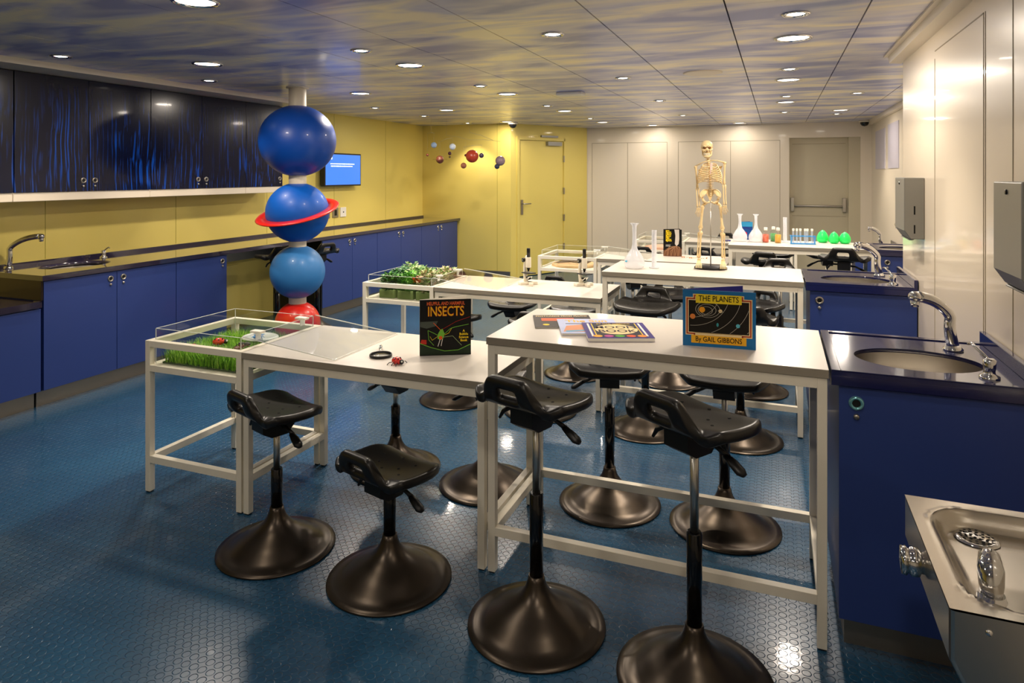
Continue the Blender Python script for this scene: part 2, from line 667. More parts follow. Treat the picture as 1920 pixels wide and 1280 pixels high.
# right walls
b = MB().m(M_GLOSSWALL).box(XR, XR + 0.10, YF, YJ, 0, ZC + 0.02)
b.m(M_SEAM)
for y, z1 in ((3.84, 2.10), (3.0, 2.14), (2.976, 2.14), (2.66, 2.2), (1.9, 2.2)):
    b.box(XR - 0.0015, XR, y, y + 0.005, 0, z1)
b.box(XR - 0.0015, XR, 3.0, 3.84, 2.135, 2.14)
struct(b, 'wall_right')
b = MB().m(M_CREAM).box(XR + 0.1, XR2 + 0.1, YJ - 0.10, YJ, 0, ZC + 0.02)
struct(b, 'wall_right_return')
b = MB().m(M_CREAM).box(XR2, XR2 + 0.1, YJ, YB + 0.1, 0, ZC + 0.02)
b.m(mat('pale_violet_panel', (196, 192, 206), 0.35))
b.box(XR2 - 0.008, XR2, 8.35, 9.1, 1.6, 2.12)
b.box(XR2 - 0.008, XR2, 9.35, 10.2, 1.6, 2.1)
struct(b, 'wall_right_far')
b = MB().m(M_CREAM).box(XL - 0.1, XR + 0.1, YF - 0.1, YF, 0, ZC + 0.02)
struct(b, 'wall_behind')

b = MB().m(M_CREAM)
b.prism([(0.62, ZC), (0.62, ZC - 0.012), (0.645, ZC - 0.012), (0.652, ZC - 0.05), (XR, ZC - 0.055), (XR, ZC)], 'y', YF, 4.80)
struct(b, 'trim_1')
b = MB().m(M_CREAM).box(XR2 - 0.06, XR2, YJ, YB, ZC - 0.05, ZC)
struct(b, 'trim_2')
b = MB().m(M_CREAM).box(XL, -4.51, YF, 5.66, 2.237, ZC)
struct(b, 'trim_3')
b = MB().m(M_KICK).box(-5.09, -3.65, 9.185, 9.2, 0, 0.1)
struct(b, 'baseboard_back')
b = MB().m(M_CREAM).box(-2.86, DX0, YB - 0.012, YB, 0, 0.1)
struct(b, 'baseboard_rear')

# ================================================================ LIGHTS IN THE CEILING
def spot_fit(i, x, y):
    t = thing('spot_downlight', 'round chrome-ringed spot downlight recessed in the cloud-print ceiling', 'ceiling light', (x, y, ZC), 0, 'spot downlights')
    b = MB().m(M_CHROME).lathe([(0.062, 0), (0.064, -0.004), (0.056, -0.008), (0.044, -0.006), (0.042, 0.0)], n=28, caps=False)
    b.build('ring', t)
    b = MB().m(M_LAMP).lathe([(0.0, -0.0035), (0.030, -0.003), (0.038, -0.001), (0.041, 0.0)], n=20, caps=False)
    b.build('lens', t)
    ld = bpy.data.lights.new('spot', 'SPOT')
    ld.energy = SPOT_W * (0.28 if y < 2.5 else 0.85 if y > 8 else 1.0)
    ld.color = WARM
    ld.spot_size = R(96)
    ld.spot_blend = 0.6
    ld.shadow_soft_size = 0.025
    lo = bpy.data.objects.new('spot_light', ld)
    COL.objects.link(lo)
    lo.parent = t
    lo.location = (0, 0, -0.03)
    return t


def disc_fit(i, x, y):
    t = thing('disc_downlight', 'wide frosted disc downlight with chrome ring in the ceiling', 'ceiling light', (x, y, ZC), 0, 'disc downlights')
    b = MB().m(M_CHROME).lathe([(0.098, 0), (0.1, -0.005), (0.092, -0.009), (0.082, -0.006), (0.08, 0.0)], n=36, caps=False)
    b.build('ring', t)
    b = MB().m(M_LAMP2).lathe([(0.0, -0.004), (0.06, -0.0035), (0.082, -0.001)], n=28, caps=False)
    b.build('diffuser', t)
    ld = bpy.data.lights.new('disc', 'AREA')
    ld.shape = 'DISK'
    ld.size = 0.15
    ld.energy = DISC_W * (0.25 if y > 9.9 else 0.5 if y > 8.5 else 0.55 if y < 1 else 0.2 if y < 2.5 else 1.0)
    ld.color = WARM2
    lo = bpy.data.objects.new('disc_light', ld)
    COL.objects.link(lo)
    lo.parent = t
    lo.location = (0, 0, -0.012)
    return t


for i, (x, y) in enumerate(SPOTS):
    spot_fit(i, x, y)
for i, (x, y) in enumerate(DISCS):
    disc_fit(i, x, y)

b = MB().m(M_CREAM).lathe([(0.14, 0), (0.14, -0.004), (0.125, -0.008), (0.0, -0.006)], n=40, c=(-0.51, 5.11, ZC), caps=False)
tag(b.build('ceiling_speaker'), 'flat round cream loudspeaker grille flush in the ceiling', 'speaker')
b = MB().m(mat('white_plastic', (235, 232, 222), 0.4)).box(-1.87, -1.63, 5.83, 5.97, ZC - 0.03, ZC)
tag(b.build('ceiling_sensor', bevel=0.008), 'low white rectangular box fixed to the ceiling', 'sensor')
for x, y, s in ((-3.55, 9.05, 'dark dome security camera above the yellow door'), (1.12, 10.45, 'dark dome security camera in the far right ceiling corner')):
    t = thing('dome_camera', s, 'security camera', (x, y, ZC))
    MB().m(M_CREAM).lathe([(0.075, 0), (0.075, -0.02), (0.06, -0.028)], n=24).build('mount', t)
    MB().m(M_BLACKM).lathe([(0.055, -0.028), (0.053, -0.05), (0.036, -0.075), (0.0, -0.085)], n=24, caps=False).build('dome', t)


# ================================================================ LEFT WALL FURNITURE
def round_latch(parent, p, axis, ring=None):
    """finger-ring latch with a small lock below; axis the outward normal"""
    rm = ring or M_STEEL
    b = MB().m(rm)
    s = 1 if axis in ('x', 'y') else -1
    ax = 'x' if 'x' in axis else 'y'
    sg = -1 if axis.startswith('-') else 1
    b.lathe([(0.012, 0), (0.012, sg * 0.004), (0.016, sg * 0.008), (0.021, sg * 0.006), (0.023, 0)], c=p, n=24, axis=ax, caps=False)
    b.m(M_BLACKP).lathe([(0.0, sg * 0.001), (0.013, sg * 0.001)], c=p, n=16, axis=ax, caps=False)
    o = b.build('latch', parent)
    q = (p[0], p[1], p[2] - 0.042)
    b = MB().m(M_STEEL).lathe([(0.009, 0), (0.009, sg * 0.006), (0.006, sg * 0.009), (0.0, sg * 0.009)], c=q, n=16, axis=ax, caps=False)
    b.build('lock', parent)


XC = -4.47


def base_unit(y0, y1, seams, latches, label, top=0.835):
    t = thing('base_cabinet', label, 'cabinet', (0, 0, 0))
    b = MB().m(M_BLUE)
    x0, x1, ya, yb = XL + 0.005, XC - 0.025, y0 + 0.001, y1 - 0.001
    b.box(x0, x1, ya, ya + 0.016, 0.11, top)
    b.box(x0, x1, yb - 0.016, yb, 0.11, top)
    b.box(x0, x1, ya + 0.016, yb - 0.016, 0.11, 0.126)
    b.box(x0, x0 + 0.008, ya + 0.016, yb - 0.016, 0.126, top)
    b.box(x1 - 0.05, x1, ya + 0.016, yb - 0.016, top - 0.03, top)
    b.build('carcass', t)
    ys = [y0] + seams + [y1]
    for a, c in zip(ys, ys[1:]):
        b = MB().m(M_BLUE).box(XC - 0.022, XC - 0.004, a + 0.002, c - 0.002, 0.115, top - 0.006)
        d = b.build('door', t, bevel=0.001)
        for l in latches:
            if a < l < c:
                round_latch(d, (XC - 0.004, l, top - 0.055), 'x')
    b = MB().m(M_KICK).box(XC - 0.09, XC - 0.075, y0, y1, 0, 0.11)
    b.build('plinth', t)
    return t


bu = base_unit(2.985, 4.032, [3.513], [3.462, 3.564], 'blue base cabinet under the round sink by the curved tap')
MB().m(mat('dark_end_panel', (46, 36, 34), 0.2, 0.4)).box(XL + 0.01, XC - 0.004, 2.969, 2.983, 0.708, 0.834).build('end_panel', bu)
base_unit(4.034, 4.566, [], [4.515], 'narrow blue base cabinet beside the open yellow knee space')
bu = base_unit(5.893, 6.944, [6.431], [6.38, 6.482], 'blue base cabinet just past the ball column, with a black side')
MB().m(mat('black_lacquer', (10, 10, 14), 0.35)).box(XL + 0.004, XC - 0.006, 5.878, 5.892, 0.0, 0.833).build('side_panel', bu)
base_unit(6.946, 8.028, [7.494], [7.443, 7.545], 'blue base cabinet in the middle of the far run')
base_unit(8.03, 9.12, [8.555], [8.504, 8.606], 'blue base cabinet ending the run at the yellow corner')
base_unit(1.5, 2.97, [2.25], [2.2, 2.3], 'lower blue base cabinet under the lowered dark worktop', top=0.66)

# long plum worktop with sink hole
t = thing('worktop', 'long glossy plum worktop running along the yellow wall', 'worktop')
b = MB().m(M_PLUM)
b.plate_hole(XL + 0.002, XC + 0.01, 2.97, 3.95, COUNTER - 0.035, COUNTER, -4.80, 3.43, 0.185, 0.25)
b.box(XL + 0.002, XC + 0.01, 3.95, 9.19, COUNTER - 0.035, COUNTER)
b.build('slab', t)
MB().m(M_PLUM).box(XL + 0.002, XL + 0.022, 2.97, 9.19, COUNTER, COUNTER + 0.025).build('upstand', t)
b = MB().m(M_STEEL)
b.lathe([(1.0, -0.035), (0.97, -0.08), (0.85, -0.14), (0.5, -0.16), (0.0, -0.165)], c=(-4.80, 3.43, COUNTER), n=48, sx=0.183, sy=0.248, caps=False)
tag(b.build('sink_bowl'), 'oval steel sink bowl set in the long plum worktop', 'sink')

t = thing('lowered_worktop', 'lowered glossy dark worktop at the near end of the run', 'worktop')
b = MB().m(M_PLUM)
b.plate_hole(XL + 0.002, XC + 0.01, 1.5, 2.966, 0.665, 0.70, -4.80, 2.42, 0.185, 0.25)
b.build('slab', t)
b = MB().m(M_PLUM)
b.box(XC - 0.004, XC + 0.010, 1.5, 2.966, 0.70, 0.705)
b.box(XC - 0.05, XC + 0.01, 2.95, 2.966, 0.70, 0.706)
b.build('raised_rim', t)
b = MB().m(M_STEEL)
b.lathe([(1.0, -0.035), (0.97, -0.08), (0.85, -0.13), (0.5, -0.14), (0.0, -0.145)], c=(-4.80, 2.42, 0.70), n=48, sx=0.183, sy=0.248, caps=False)
b.m(M_HOLE)
tag(b.build('sink_bowl'), 'oval steel sink bowl sunk in the lowered dark worktop', 'sink')


def faucet(x, y, z, rz, label, tall=0.19, reach=0.13, lever=True):
    t = thing('faucet', label, 'tap', (x, y, z), rz)
    MB().m(M_CHROME).lathe([(0.032, 0), (0.032, 0.006), (0.024, 0.014), (0.02, 0.02)], n=24).build('flange', t)
    pts, rs = [], []
    for i in range(15):
        k = i / 14
        if k < 0.45:
            p = (0.012 * math.sin(k * 5), 0, 0.01 + k / 0.45 * tall * 0.62)
        else:
            a = (k - 0.45) / 0.55
            p = (reach * (1 - math.cos(a * PI * 0.5)) * 0.4 + reach * a * 0.6 + 0.01, 0, 0.01 + tall * 0.62 + tall * 0.38 * math.sin(a * PI * 0.5))
        pts.append(p)
        rs.append(0.021 - 0.003 * math.sin(k * PI) if k < 0.9 else 0.019)
    MB().m(M_CHROME).tube(pts, rs, 16).build('spout', t)
    e = pts[-1]
    MB().m(M_CHROME).sphere((e[0] + 0.004, 0, e[2]), 0.024, 16, (0.9, 1, 0.8)).lathe([(0.015, 0), (0.014, -0.022), (0.011, -0.024)], c=(e[0] + 0.004, 0, e[2] - 0.012), n=16).build('spout_head', t)
    return t


def soap(x, y, z, rz, label):
    t = thing('soap_dispenser', label, 'soap dispenser', (x, y, z), rz)
    MB().m(M_CHROME).lathe([(0.028, 0), (0.028, 0.006), (0.017, 0.012), (0.015, 0.02), (0.017, 0.03), (0.018, 0.055), (0.012, 0.06), (0.0, 0.061)], n=24, caps=False).build('body', t)
    MB().m(M_CHROME).tube([(0, 0, 0.05), (0.03, 0, 0.068), (0.075, 0, 0.088), (0.09, 0, 0.082)], [0.006, 0.0055, 0.005, 0.004], 10).build('nozzle', t)
    return t


faucet(-5.03, 3.11, COUNTER, R(25), 'curved chrome tap at the near end of the plum worktop', 0.215, 0.21)
soap(-4.99, 3.80, COUNTER, R(-10), 'small chrome soap pump behind the sink in the plum worktop')

# knee space
t = thing('socket_strip', 'grey wall strip of sockets under the worktop in the knee space', 'socket')
MB().m(M_GREYBOX).box(XL + 0.002, XL + 0.03, 4.57, 5.89, 0.66, 0.76).build('channel', t)
for y, c in ((4.74, 'r'), (4.83, 'r'), (4.92, 'w'), (5.02, 'k')):
    b = MB().m({'r': mat('dark_red_plastic', (130, 24, 16), 0.4), 'w': M_PAPER, 'k': M_BLACKP}[c]).box(XL + 0.03, XL + 0.036, y, y + 0.05, 0.68, 0.74)
    b.build('outlet', t)
b = MB().m(M_YELLOW).box(XL + 0.002, XL + 0.02, 4.58, 5.35, 0.10, 0.62)
tag(b.build('yellow_back_panel'), 'yellow back panel of the open knee space', 'panel')


# upper cabinets
def wall_unit(y0, y1, seams, latches, label):
    t = thing('wall_cabinet', label, 'cabinet')
    MB().m(mat('cabinet_shell', (16, 20, 40), 0.4)).box(XL + 0.002, -4.81, y0 + 0.001, y1 - 0.001, 1.41, 2.235).build('carcass', t)
    ys = [y0] + seams + [y1]
    for a, c in zip(ys, ys[1:]):
        d = MB().m(M_PRINT).box(-4.808, -4.79, a + 0.002, c - 0.002, 1.408, 2.232).build('door', t, bevel=0.001)
        for l in latches:
            if a < l < c:
                round_latch(d, (-4.79, l, 1.487), 'x')
    MB().m(M_CREAM).box(XL + 0.002, -4.80, y0, y1, 1.345, 1.408).build('light_valance', t, bevel=0.004)
    return t


wall_unit(1.93, 2.997, [2.464], [2.41, 2.51], 'wall cabinet with blue grass print at the near end of the row')
wall_unit(3.0, 4.066, [3.532], [3.487, 3.577], 'wall cabinet with blue grass print above the round sink')
wall_unit(4.068, 5.136, [4.597], [4.552, 4.642], 'wall cabinet with blue grass print above the knee space')
wall_unit(5.138, 5.652, [], [5.607], 'narrow end wall cabinet with faint grass print behind the top ball')

# monitor
t = thing('wall_monitor', 'small wall monitor with a blue screen beside the big blue ball', 'monitor')
my0, my1, mz0, mz1 = 6.63, 7.38, 1.385, 1.79
MB().m(M_BLACKP).box(XL + 0.05, -5.0, my0, my1, mz0, mz1).build('housing', t, bevel=0.004)
M_SCREEN = mat('blue_screen', (20, 60, 160), 0.3, emit=(58, 120, 232), estr=0.75)
s = MB().m(M_SCREEN).box(-5.0, -4.9985, my0 + 0.018, my1 - 0.018, mz0 + 0.018, mz1 - 0.018).build('screen', t)
rot = Matrix.Rotation(PI / 2, 4, 'Z') @ Matrix.Rotation(PI / 2, 4, 'X')
M_TXT = mat('screen_text', (240, 245, 255), 0.5, emit=(235, 245, 255), estr=1.0)
b = MB().m(M_TXT)
for y0_, y1_, z_, h_ in ((6.70, 6.725, 1.712, .02), (6.729, 6.745, 1.712, .02), (6.749, 6.775, 1.712, .026)):
    b.box(-4.9984, -4.9979, y0_, y1_, z_, z_ + h_)
for z_, ya, yb in ((1.652, 6.74, 7.23), (1.624, 6.75, 7.19)):
    y_ = ya
    q_ = 0
    while y_ < yb:
        w_ = (0.05, 0.03, 0.065, 0.04, 0.025)[q_ % 5]
        b.box(-4.9984, -4.9979, y_, min(y_ + w_, yb), z_, z_ + 0.011)
        y_ += w_ + 0.008
        q_ += 1
b.build('screen_writing', s)
MB().m(M_BLACKP).box(XL, XL + 0.05, 6.85, 7.15, 1.5, 1.7).build('bracket', t)

for y, s, c in ((6.75, 'steel wall socket with a round black opening, first of three above the worktop', 0), (6.92, 'wall socket with a square black opening, middle of three', 1), (7.08, 'cream wall switch with a round knob, last of three above the worktop', 2)):
    t = thing('wall_socket', s, 'socket')
    m_ = (M_STEEL, M_STEEL, M_PAPER)[c]
    MB().m(m_).box(XL, XL + 0.012, y, y + 0.12, 0.995, 1.115).build('plate', t, bevel=0.003)
    if c == 1:
        MB().m(M_BLACKP).box(XL + 0.012, XL + 0.016, y + 0.04, y + 0.08, 1.02, 1.09).build('socket', t)
    else:
        MB().m(M_BLACKP).lathe([(0.0, 0.016), (0.02 - 0.006 * c, 0.016), (0.022 - 0.006 * c, 0.012)], c=(XL, y + 0.06, 1.055), n=16, axis='x', caps=False).build('socket', t)

# ---------------------------------------------------------------- ball column
CX, CY = -3.834, 4.712
t = thing('planet_column', 'floor-to-ceiling column of painted planet balls threaded on a cream post', 'column', (CX, CY, 0))
MB().m(M_COLUMN).lathe([(0.073, 0), (0.073, ZC)], n=36, caps=False).build('post', t)
MB().m(M_COLUMN).lathe([(0.095, ZC), (0.095, ZC - 0.008), (0.075, ZC - 0.01)], n=36, caps=False).build('ceiling_collar', t)


def zz(v):
    return 1.535 - (v - 326) / 1264 * 5.79


tag(MB().m(M_BALL1).sphere((0, 0, zz(264)), 0.322, 64, (1, 1, 0.95)).build('top_ball', t), 'largest deep blue ball')
ball2 = tag(MB().m(M_BALL2).sphere((0, 0, zz(398)), 0.264, 56, (1, 1, 0.97)).build('ringed_ball', t), 'blue ball with a tilted red ring')
b = MB().m(M_REDGLOSS)
ri, ro = 0.262, 0.352
n = 72
tilt = Matrix.Rotation(R(-12), 3, Vector((math.sin(YAW + 0.31), -math.cos(YAW + 0.31), 0)).normalized() * -1) @ Matrix.Rotation(R(12), 3, Vector((math.cos(YAW + 0.31), math.sin(YAW + 0.31), 0)))
rg = []
for i in range(n):
    a = 2 * PI * i / n
    q = []
    for r_, z_ in ((ri, -0.008), (ro - 0.01, -0.008), (ro, 0), (ro - 0.01, 0.008), (ri, 0.008)):
        q.append(b.bm.verts.new(tilt @ Vector((r_ * math.cos(a), r_ * math.sin(a), z_)) + Vector((0, 0, zz(397)))))
    rg.append(q)
for i in range(n):
    for k in range(5):
        b._f([rg[i][k], rg[(i + 1) % n][k], rg[(i + 1) % n][(k + 1) % 5], rg[i][(k + 1) % 5]], True)
tag(b.build('planet_ring', ball2), 'tilted red ring')
tag(MB().m(M_BALL3).sphere((0, 0, zz(509)), 0.229, 48).build('pale_ball', t), 'pale blue ball')
tag(MB().m(M_REDGLOSS).sphere((0, 0, zz(606)), 0.19, 48).build('red_ball', t), 'red ball near the floor')


# ================================================================ TABLES
LW = 0.03


def leg(t, x, y, h, dx=0, dy=0):
    MB().m(M_WHITE).box(x, x + LW, y, y + LW, 0.006, h).build('leg', t, bevel=0.0015)
    MB().m(M_BLACKP).box(x + 0.004, x + LW - 0.004, y + 0.004, y + LW - 0.004, 0, 0.006).build('foot_pad', t)


def table(x0, x1, y0, h, label, name, footrails, depth=0.588, group=None):
    y1 = y0 + depth
    t = thing(name, label, 'table', (x0, y0, 0), 0, group)
    W, D = x1 - x0, depth
    top = 0.028
    b = MB().m(M_TOP)
    b.box(0.002, W - 0.002, 0, D, h - 0.0015, h)
    b.m(M_EDGE).box(0.002, W - 0.002, 0, D, h - top, h - 0.0015)
    b.build('tabletop', t, bevel=0.001)
    e = 0.006
    for x in (e, W - e - LW):
        for y in (e, D - e - LW):
            leg(t, x, y, h - top)
    ap = 0.036
    for y in (e, D - e - LW):
        MB().m(M_WHITE).box(e + LW, W - e - LW, y, y + LW, h - top - ap, h - top).build('top_rail', t, bevel=0.001)
    for x in (e, W - e - LW):
        MB().m(M_WHITE).box(x, x + LW, e + LW, D - e - LW, h - top - ap, h - top).build('top_rail', t, bevel=0.001)
        MB().m(M_WHITE).box(x, x + LW, e + LW, D - e - LW, 0.145, 0.178).build('side_rail', t, bevel=0.001)
    if footrails:
        for y in (e, D - e - LW):
            MB().m(M_WHITE).box(e + LW, W - e - LW, y, y + LW, 0.145, 0.178).build('foot_rail', t, bevel=0.001)
    return t


Y1, Y2, Y3, Y4 = 2.377, 4.248, 6.265, 8.2
table(-2.246, -1.047, Y1, LO, 'nearest low white table, with the black insects book on it', 'low_table', False)
table(-1.045, 0.155, Y1, HI, 'nearest tall white table, with the planets book standing on it', 'tall_table', True)
table(-2.270, -1.058, Y2, LO, 'low white table in the second row, with two microscopes', 'low_table', False)
table(-1.056, 0.145, Y2, HI, 'tall white table in the second row, with the skeleton model', 'tall_table', True)
table(-1.60, -0.412, Y3, LO, 'low white table in the third row, with a black book and bone pieces', 'low_table', False)
table(-0.41, 0.76, Y3, HI, 'tall white table in the third row, crowded with bottles and flasks', 'tall_table', True)
table(-1.02, 0.165, Y4, LO, 'farthest low white table, behind the skeleton', 'low_table', False)
table(0.17, 0.76, Y4, LO, 'short low white table beside the farthest sink unit', 'low_table', False)


def terrarium(x0, y0, label, wsz=0.6, lid=True, bottom='white'):
    D = 0.588
    t = thing('display_tray_stand', label, 'display stand', (x0, y0, 0))
    W = wsz - 0.004
    h = LO
    e = 0.004
    for x in (e, W - LW):
        for y in (e, D - e - LW):
            leg(t, x, y, h)
    for z0, z1, nm in ((h - 0.03, h, 'top_rail'), (0.585, 0.615, 'shelf_rail'), (0.145, 0.178, 'foot_rail')):
        for y in (e, D - e - LW):
            MB().m(M_WHITE).box(e + LW, W - LW, y, y + LW, z0, z1).build(nm, t, bevel=0.001)
        for x in (e, W - LW):
            MB().m(M_WHITE).box(x, x + LW, e + LW, D - e - LW, z0, z1).build(nm, t, bevel=0.001)
    MB().m(M_WHITE).box(e + LW, W - LW, e + LW, D - e - LW, 0.607, 0.614).build('shelf', t)
    # clear acrylic box
    a0, a1, c0, c1 = e + LW + 0.001, W - LW - 0.001, e + LW + 0.001, D - e - LW - 0.001
    z0, z1 = 0.6145, 0.785
    th = 0.005
    b = MB().m(M_ACRYL)
    b.box(a0, a1, c0, c0 + th, z0, z1)
    b.box(a0, a1, c1 - th, c1, z0, z1)
    b.box(a0, a0 + th, c0 + th, c1 - th, z0, z1)
    b.box(a1 - th, a1, c0 + th, c1 - th, z0, z1)
    tray = b.build('acrylic_box', t)
    b = MB().m(M_ACEDGE)  # thin pale strips painting the highlight along the box edges
    zt = z1 + 0.0004
    for q in ((a0, a1, c0, c0 + 0.004), (a0, a1, c1 - 0.004, c1), (a0, a0 + 0.004, c0, c1), (a1 - 0.004, a1, c0, c1)):
        b.box(*q, z1, z1 + 0.0015)
    for x in (a0, a1 - 0.003):
        for y in (c0, c1 - 0.003):
            b.box(x, x + 0.003, y, y + 0.003, z0, z1)
    b.build('edge_highlight', tray)
    # opened lid leaning on the neighbouring table
    xl0, zl0, xl1, zl1 = W - 0.02, z1 + 0.006, W + 0.48, h + 0.0045
    d = Vector((xl1 - xl0, 0, zl1 - zl0)).normalized()
    up = Vector((-d.z, 0, d.x))
    ln = math.hypot(xl1 - xl0, zl1 - zl0) / 2
    c = Vector(((xl0 + xl1) / 2, (c0 + c1) / 2, (zl0 + zl1) / 2))
    lid_ = MB().m(M_ACRYL).obox(c, d * ln, Vector((0, (c1 - c0) / 2, 0)), up * 0.002).build('lid', t)
    b = MB().m(M_ACEDGE)
    for sy in (-1, 1):
        b.obox(c + Vector((0, sy * ((c1 - c0) / 2), 0)), d * ln, Vector((0, 0.001, 0)), up * 0.002)
    b.obox(c + d * ln, d * 0.001, Vector((0, (c1 - c0) / 2, 0)), up * 0.002)
    b.build('lid_edge', lid_)
    for y in (c0 + 0.09, c1 - 0.11):
        b = MB().m(mat('white_plastic'))
        b.box(W - 0.062, W - 0.0, y, y + 0.035, z1 + 0.002, z1 + 0.012)
        b.m(M_ACEDGE)
        b.box(W - 0.03, W - 0.026, y, y + 0.035, z1 - 0.03, z1 + 0.002)
        b.build('hinge', lid_)
    return t


TX1 = -2.846
terrarium(TX1, Y1, 'nearest clear tray stand, holding green toy grass')
terrarium(-2.872, Y2, 'clear tray stand in the second row, full of leafy plants')
terrarium(-2.20, Y3, 'clear tray stand in the third row, with sand and twigs')
terrarium(-1.62, Y4, 'farthest clear tray stand, with pinkish contents')

# ================================================================ STOOLS
def seat_mesh():
    bm = bmesh.new()
    NU, NV = 22, 17
    def hump(x):
        a = abs(x)
        k = min(max((0.134 - a) / 0.066, 0), 1)
        return k * k * (3 - 2 * k)
    G = []
    for j in range(NV):
        v = j / (NV - 1)
        row = []
        for i in range(NU):
            u = -1 + 2 * i / (NU - 1)
            # half width with rounded corners
            vv = abs(2 * min(v, 0.66) / 0.66 - 1)
            wdt = 0.190 * (1 - 0.30 * max(0, (0.28 - v) / 0.28) ** 2.2 - 0.18 * max(0, (v - 0.45) / 0.55) ** 2)
            x = wdt * (u if abs(u) < 0.999 else u)
            h = hump(x)
            if v < 0.60:
                y = 0.135 - 0.235 * v / 0.60
                z = -0.022 * max(0, (0.16 - v) / 0.16) ** 1.6 - 0.010 * math.sin(PI * v / 0.6) + 0.018 * (abs(x) / 0.19) ** 2.2
            else:
                a = (v - 0.60) / 0.40
                yc = -0.10 - 0.048 * math.sin(min(a * 1.5, 1) * PI / 2) - 0.006 * a
                zc = 0.098 * (0.25 * a + 0.75 * a ** 1.6)
                yw = -0.10 - 0.035 * a
                zw = 0.018 * (abs(x) / 0.19) ** 2.2 - 0.012 * a
                y = yc * h + yw * (1 - h)
                z = zc * h + zw * (1 - h)
            row.append(bm.verts.new((x, y, z)))
        G.append(row)
    for j in range(NV - 1):
        v = (j + 0.5) / (NV - 1)
        for i in range(NU - 1):
            xm = (G[j][i].co.x + G[j][i + 1].co.x) / 2
            if 0.77 < v < 0.90 and abs(xm) < 0.046:
                continue
            f = bm.faces.new([G[j][i], G[j][i + 1], G[j + 1][i + 1], G[j + 1][i]])
            f.smooth = True
    me = bpy.data.meshes.new('seat')
    bmesh.ops.recalc_face_normals(bm, faces=bm.faces)
    up = sum(f.normal.z for f in bm.faces)
    if up < 0:
        bmesh.ops.reverse_faces(bm, faces=bm.faces)
    bm.to_mesh(me)
    bm.free()
    me.materials.append(M_PU)
    return me


def mesh_of(mb, name):
    o = mb.build(name)
    me = o.data
    bpy.data.objects.remove(o)
    return me


def finished_seat():
    o = bpy.data.objects.new('seat', seat_mesh())
    COL.objects.link(o)
    so = o.modifiers.new('solid', 'SOLIDIFY')
    so.thickness = 0.034
    so.offset = -0.2
    sb = o.modifiers.new('sub', 'SUBSURF')
    sb.levels = sb.render_levels = 1
    dg = bpy.context.evaluated_depsgraph_get()
    me = bpy.data.meshes.new_from_object(o.evaluated_get(dg))
    bpy.data.objects.remove(o)
    mb = MB().m(M_PU)
    mb.bm.from_mesh(me)
    mb.m(M_HOLE)
    for x, y in ((-0.09, 0.05), (0.0, 0.07), (0.09, 0.05), (-0.055, -0.005), (0.055, -0.005), (-0.105, -0.05), (0.0, -0.04), (0.105, -0.05)):
        v = (0.135 - y) / 0.235 * 0.6
        z = -0.010 * math.sin(PI * v / 0.6) + 0.018 * (abs(x) / 0.19) ** 2.2 + 0.0142
        mb.lathe([(0.0, 0.0012), (0.005, 0.0010), (0.006, -0.003)], c=(x, y, z), n=12, caps=False)
    return mesh_of(mb, 'seat')


SEAT = finished_seat()
BASE = mesh_of(MB().m(M_BRONZE).lathe([(0.226, 0.0), (0.235, 0.003), (0.234, 0.008), (0.21, 0.011), (0.19, 0.015), (0.17, 0.026), (0.148, 0.044), (0.122, 0.060), (0.096, 0.074), (0.072, 0.090), (0.052, 0.109), (0.038, 0.130), (0.030, 0.152), (0.0265, 0.170)], n=64), 'base')
b = MB().m(M_BLACKP)
b.prism([(-0.085, -0.028), (0.075, -0.022), (0.062, -0.062), (0.025, -0.104), (-0.045, -0.104), (-0.085, -0.08)], 'x', -0.045, 0.045)
b.box(-0.07, 0.07, -0.07, 0.06, -0.03, -0.010)
MECH = mesh_of(b, 'mechanism')
b = MB().m(M_BLACKP).tube([(0.03, 0.0, -0.06), (0.08, 0.0, -0.066), (0.12, 0.004, -0.085)], [0.008, 0.007, 0.009], 8)
b.tube([(0.115, 0.0, -0.082), (0.14, 0.0, -0.096), (0.165, 0.0, -0.112), (0.178, 0.0, -0.118)], [0.012, 0.018, 0.019, 0.01], 10, 0.6)
LEVER = mesh_of(b, 'height_lever')
b = MB().m(M_BLACKP).tube([(-0.03, -0.03, -0.05), (-0.08, -0.045, -0.048), (-0.105, -0.05, -0.062), (-0.12, -0.052, -0.088)], [0.007, 0.007, 0.008, 0.005], 8)
TILT = mesh_of(b, 'tilt_lever')


def part(name, me, parent, loc=(0, 0, 0)):
    o = bpy.data.objects.new(name, me)
    COL.objects.link(o)
    o.parent = parent
    o.location = loc
    return o


def stool(x, y, h, rz, label, tall=None):
    t = thing('sit_stand_stool', label, 'stool', (x, y, 0), R(rz), 'black stools with trumpet bases')
    part('base', BASE, t)
    tall = h > 0.6 if tall is None else tall
    zt = 0.45 if tall else min(0.325, h - 0.1)
    MB().m(M_BLACKM).lathe([(0.0235, 0.15), (0.0235, zt - 0.004), (0.020, zt)], n=24).build('column', t)
    MB().m(M_RODM).lathe([(0.0135, zt - 0.01), (0.0135, h - 0.07)], n=20).build('piston', t)
    part('mechanism', MECH, t, (0, 0, h))
    part('height_lever', LEVER, t, (0, 0, h))
    part('tilt_lever', TILT, t, (0, 0, h))
    part('seat', SEAT, t, (0, 0, h))
    return t


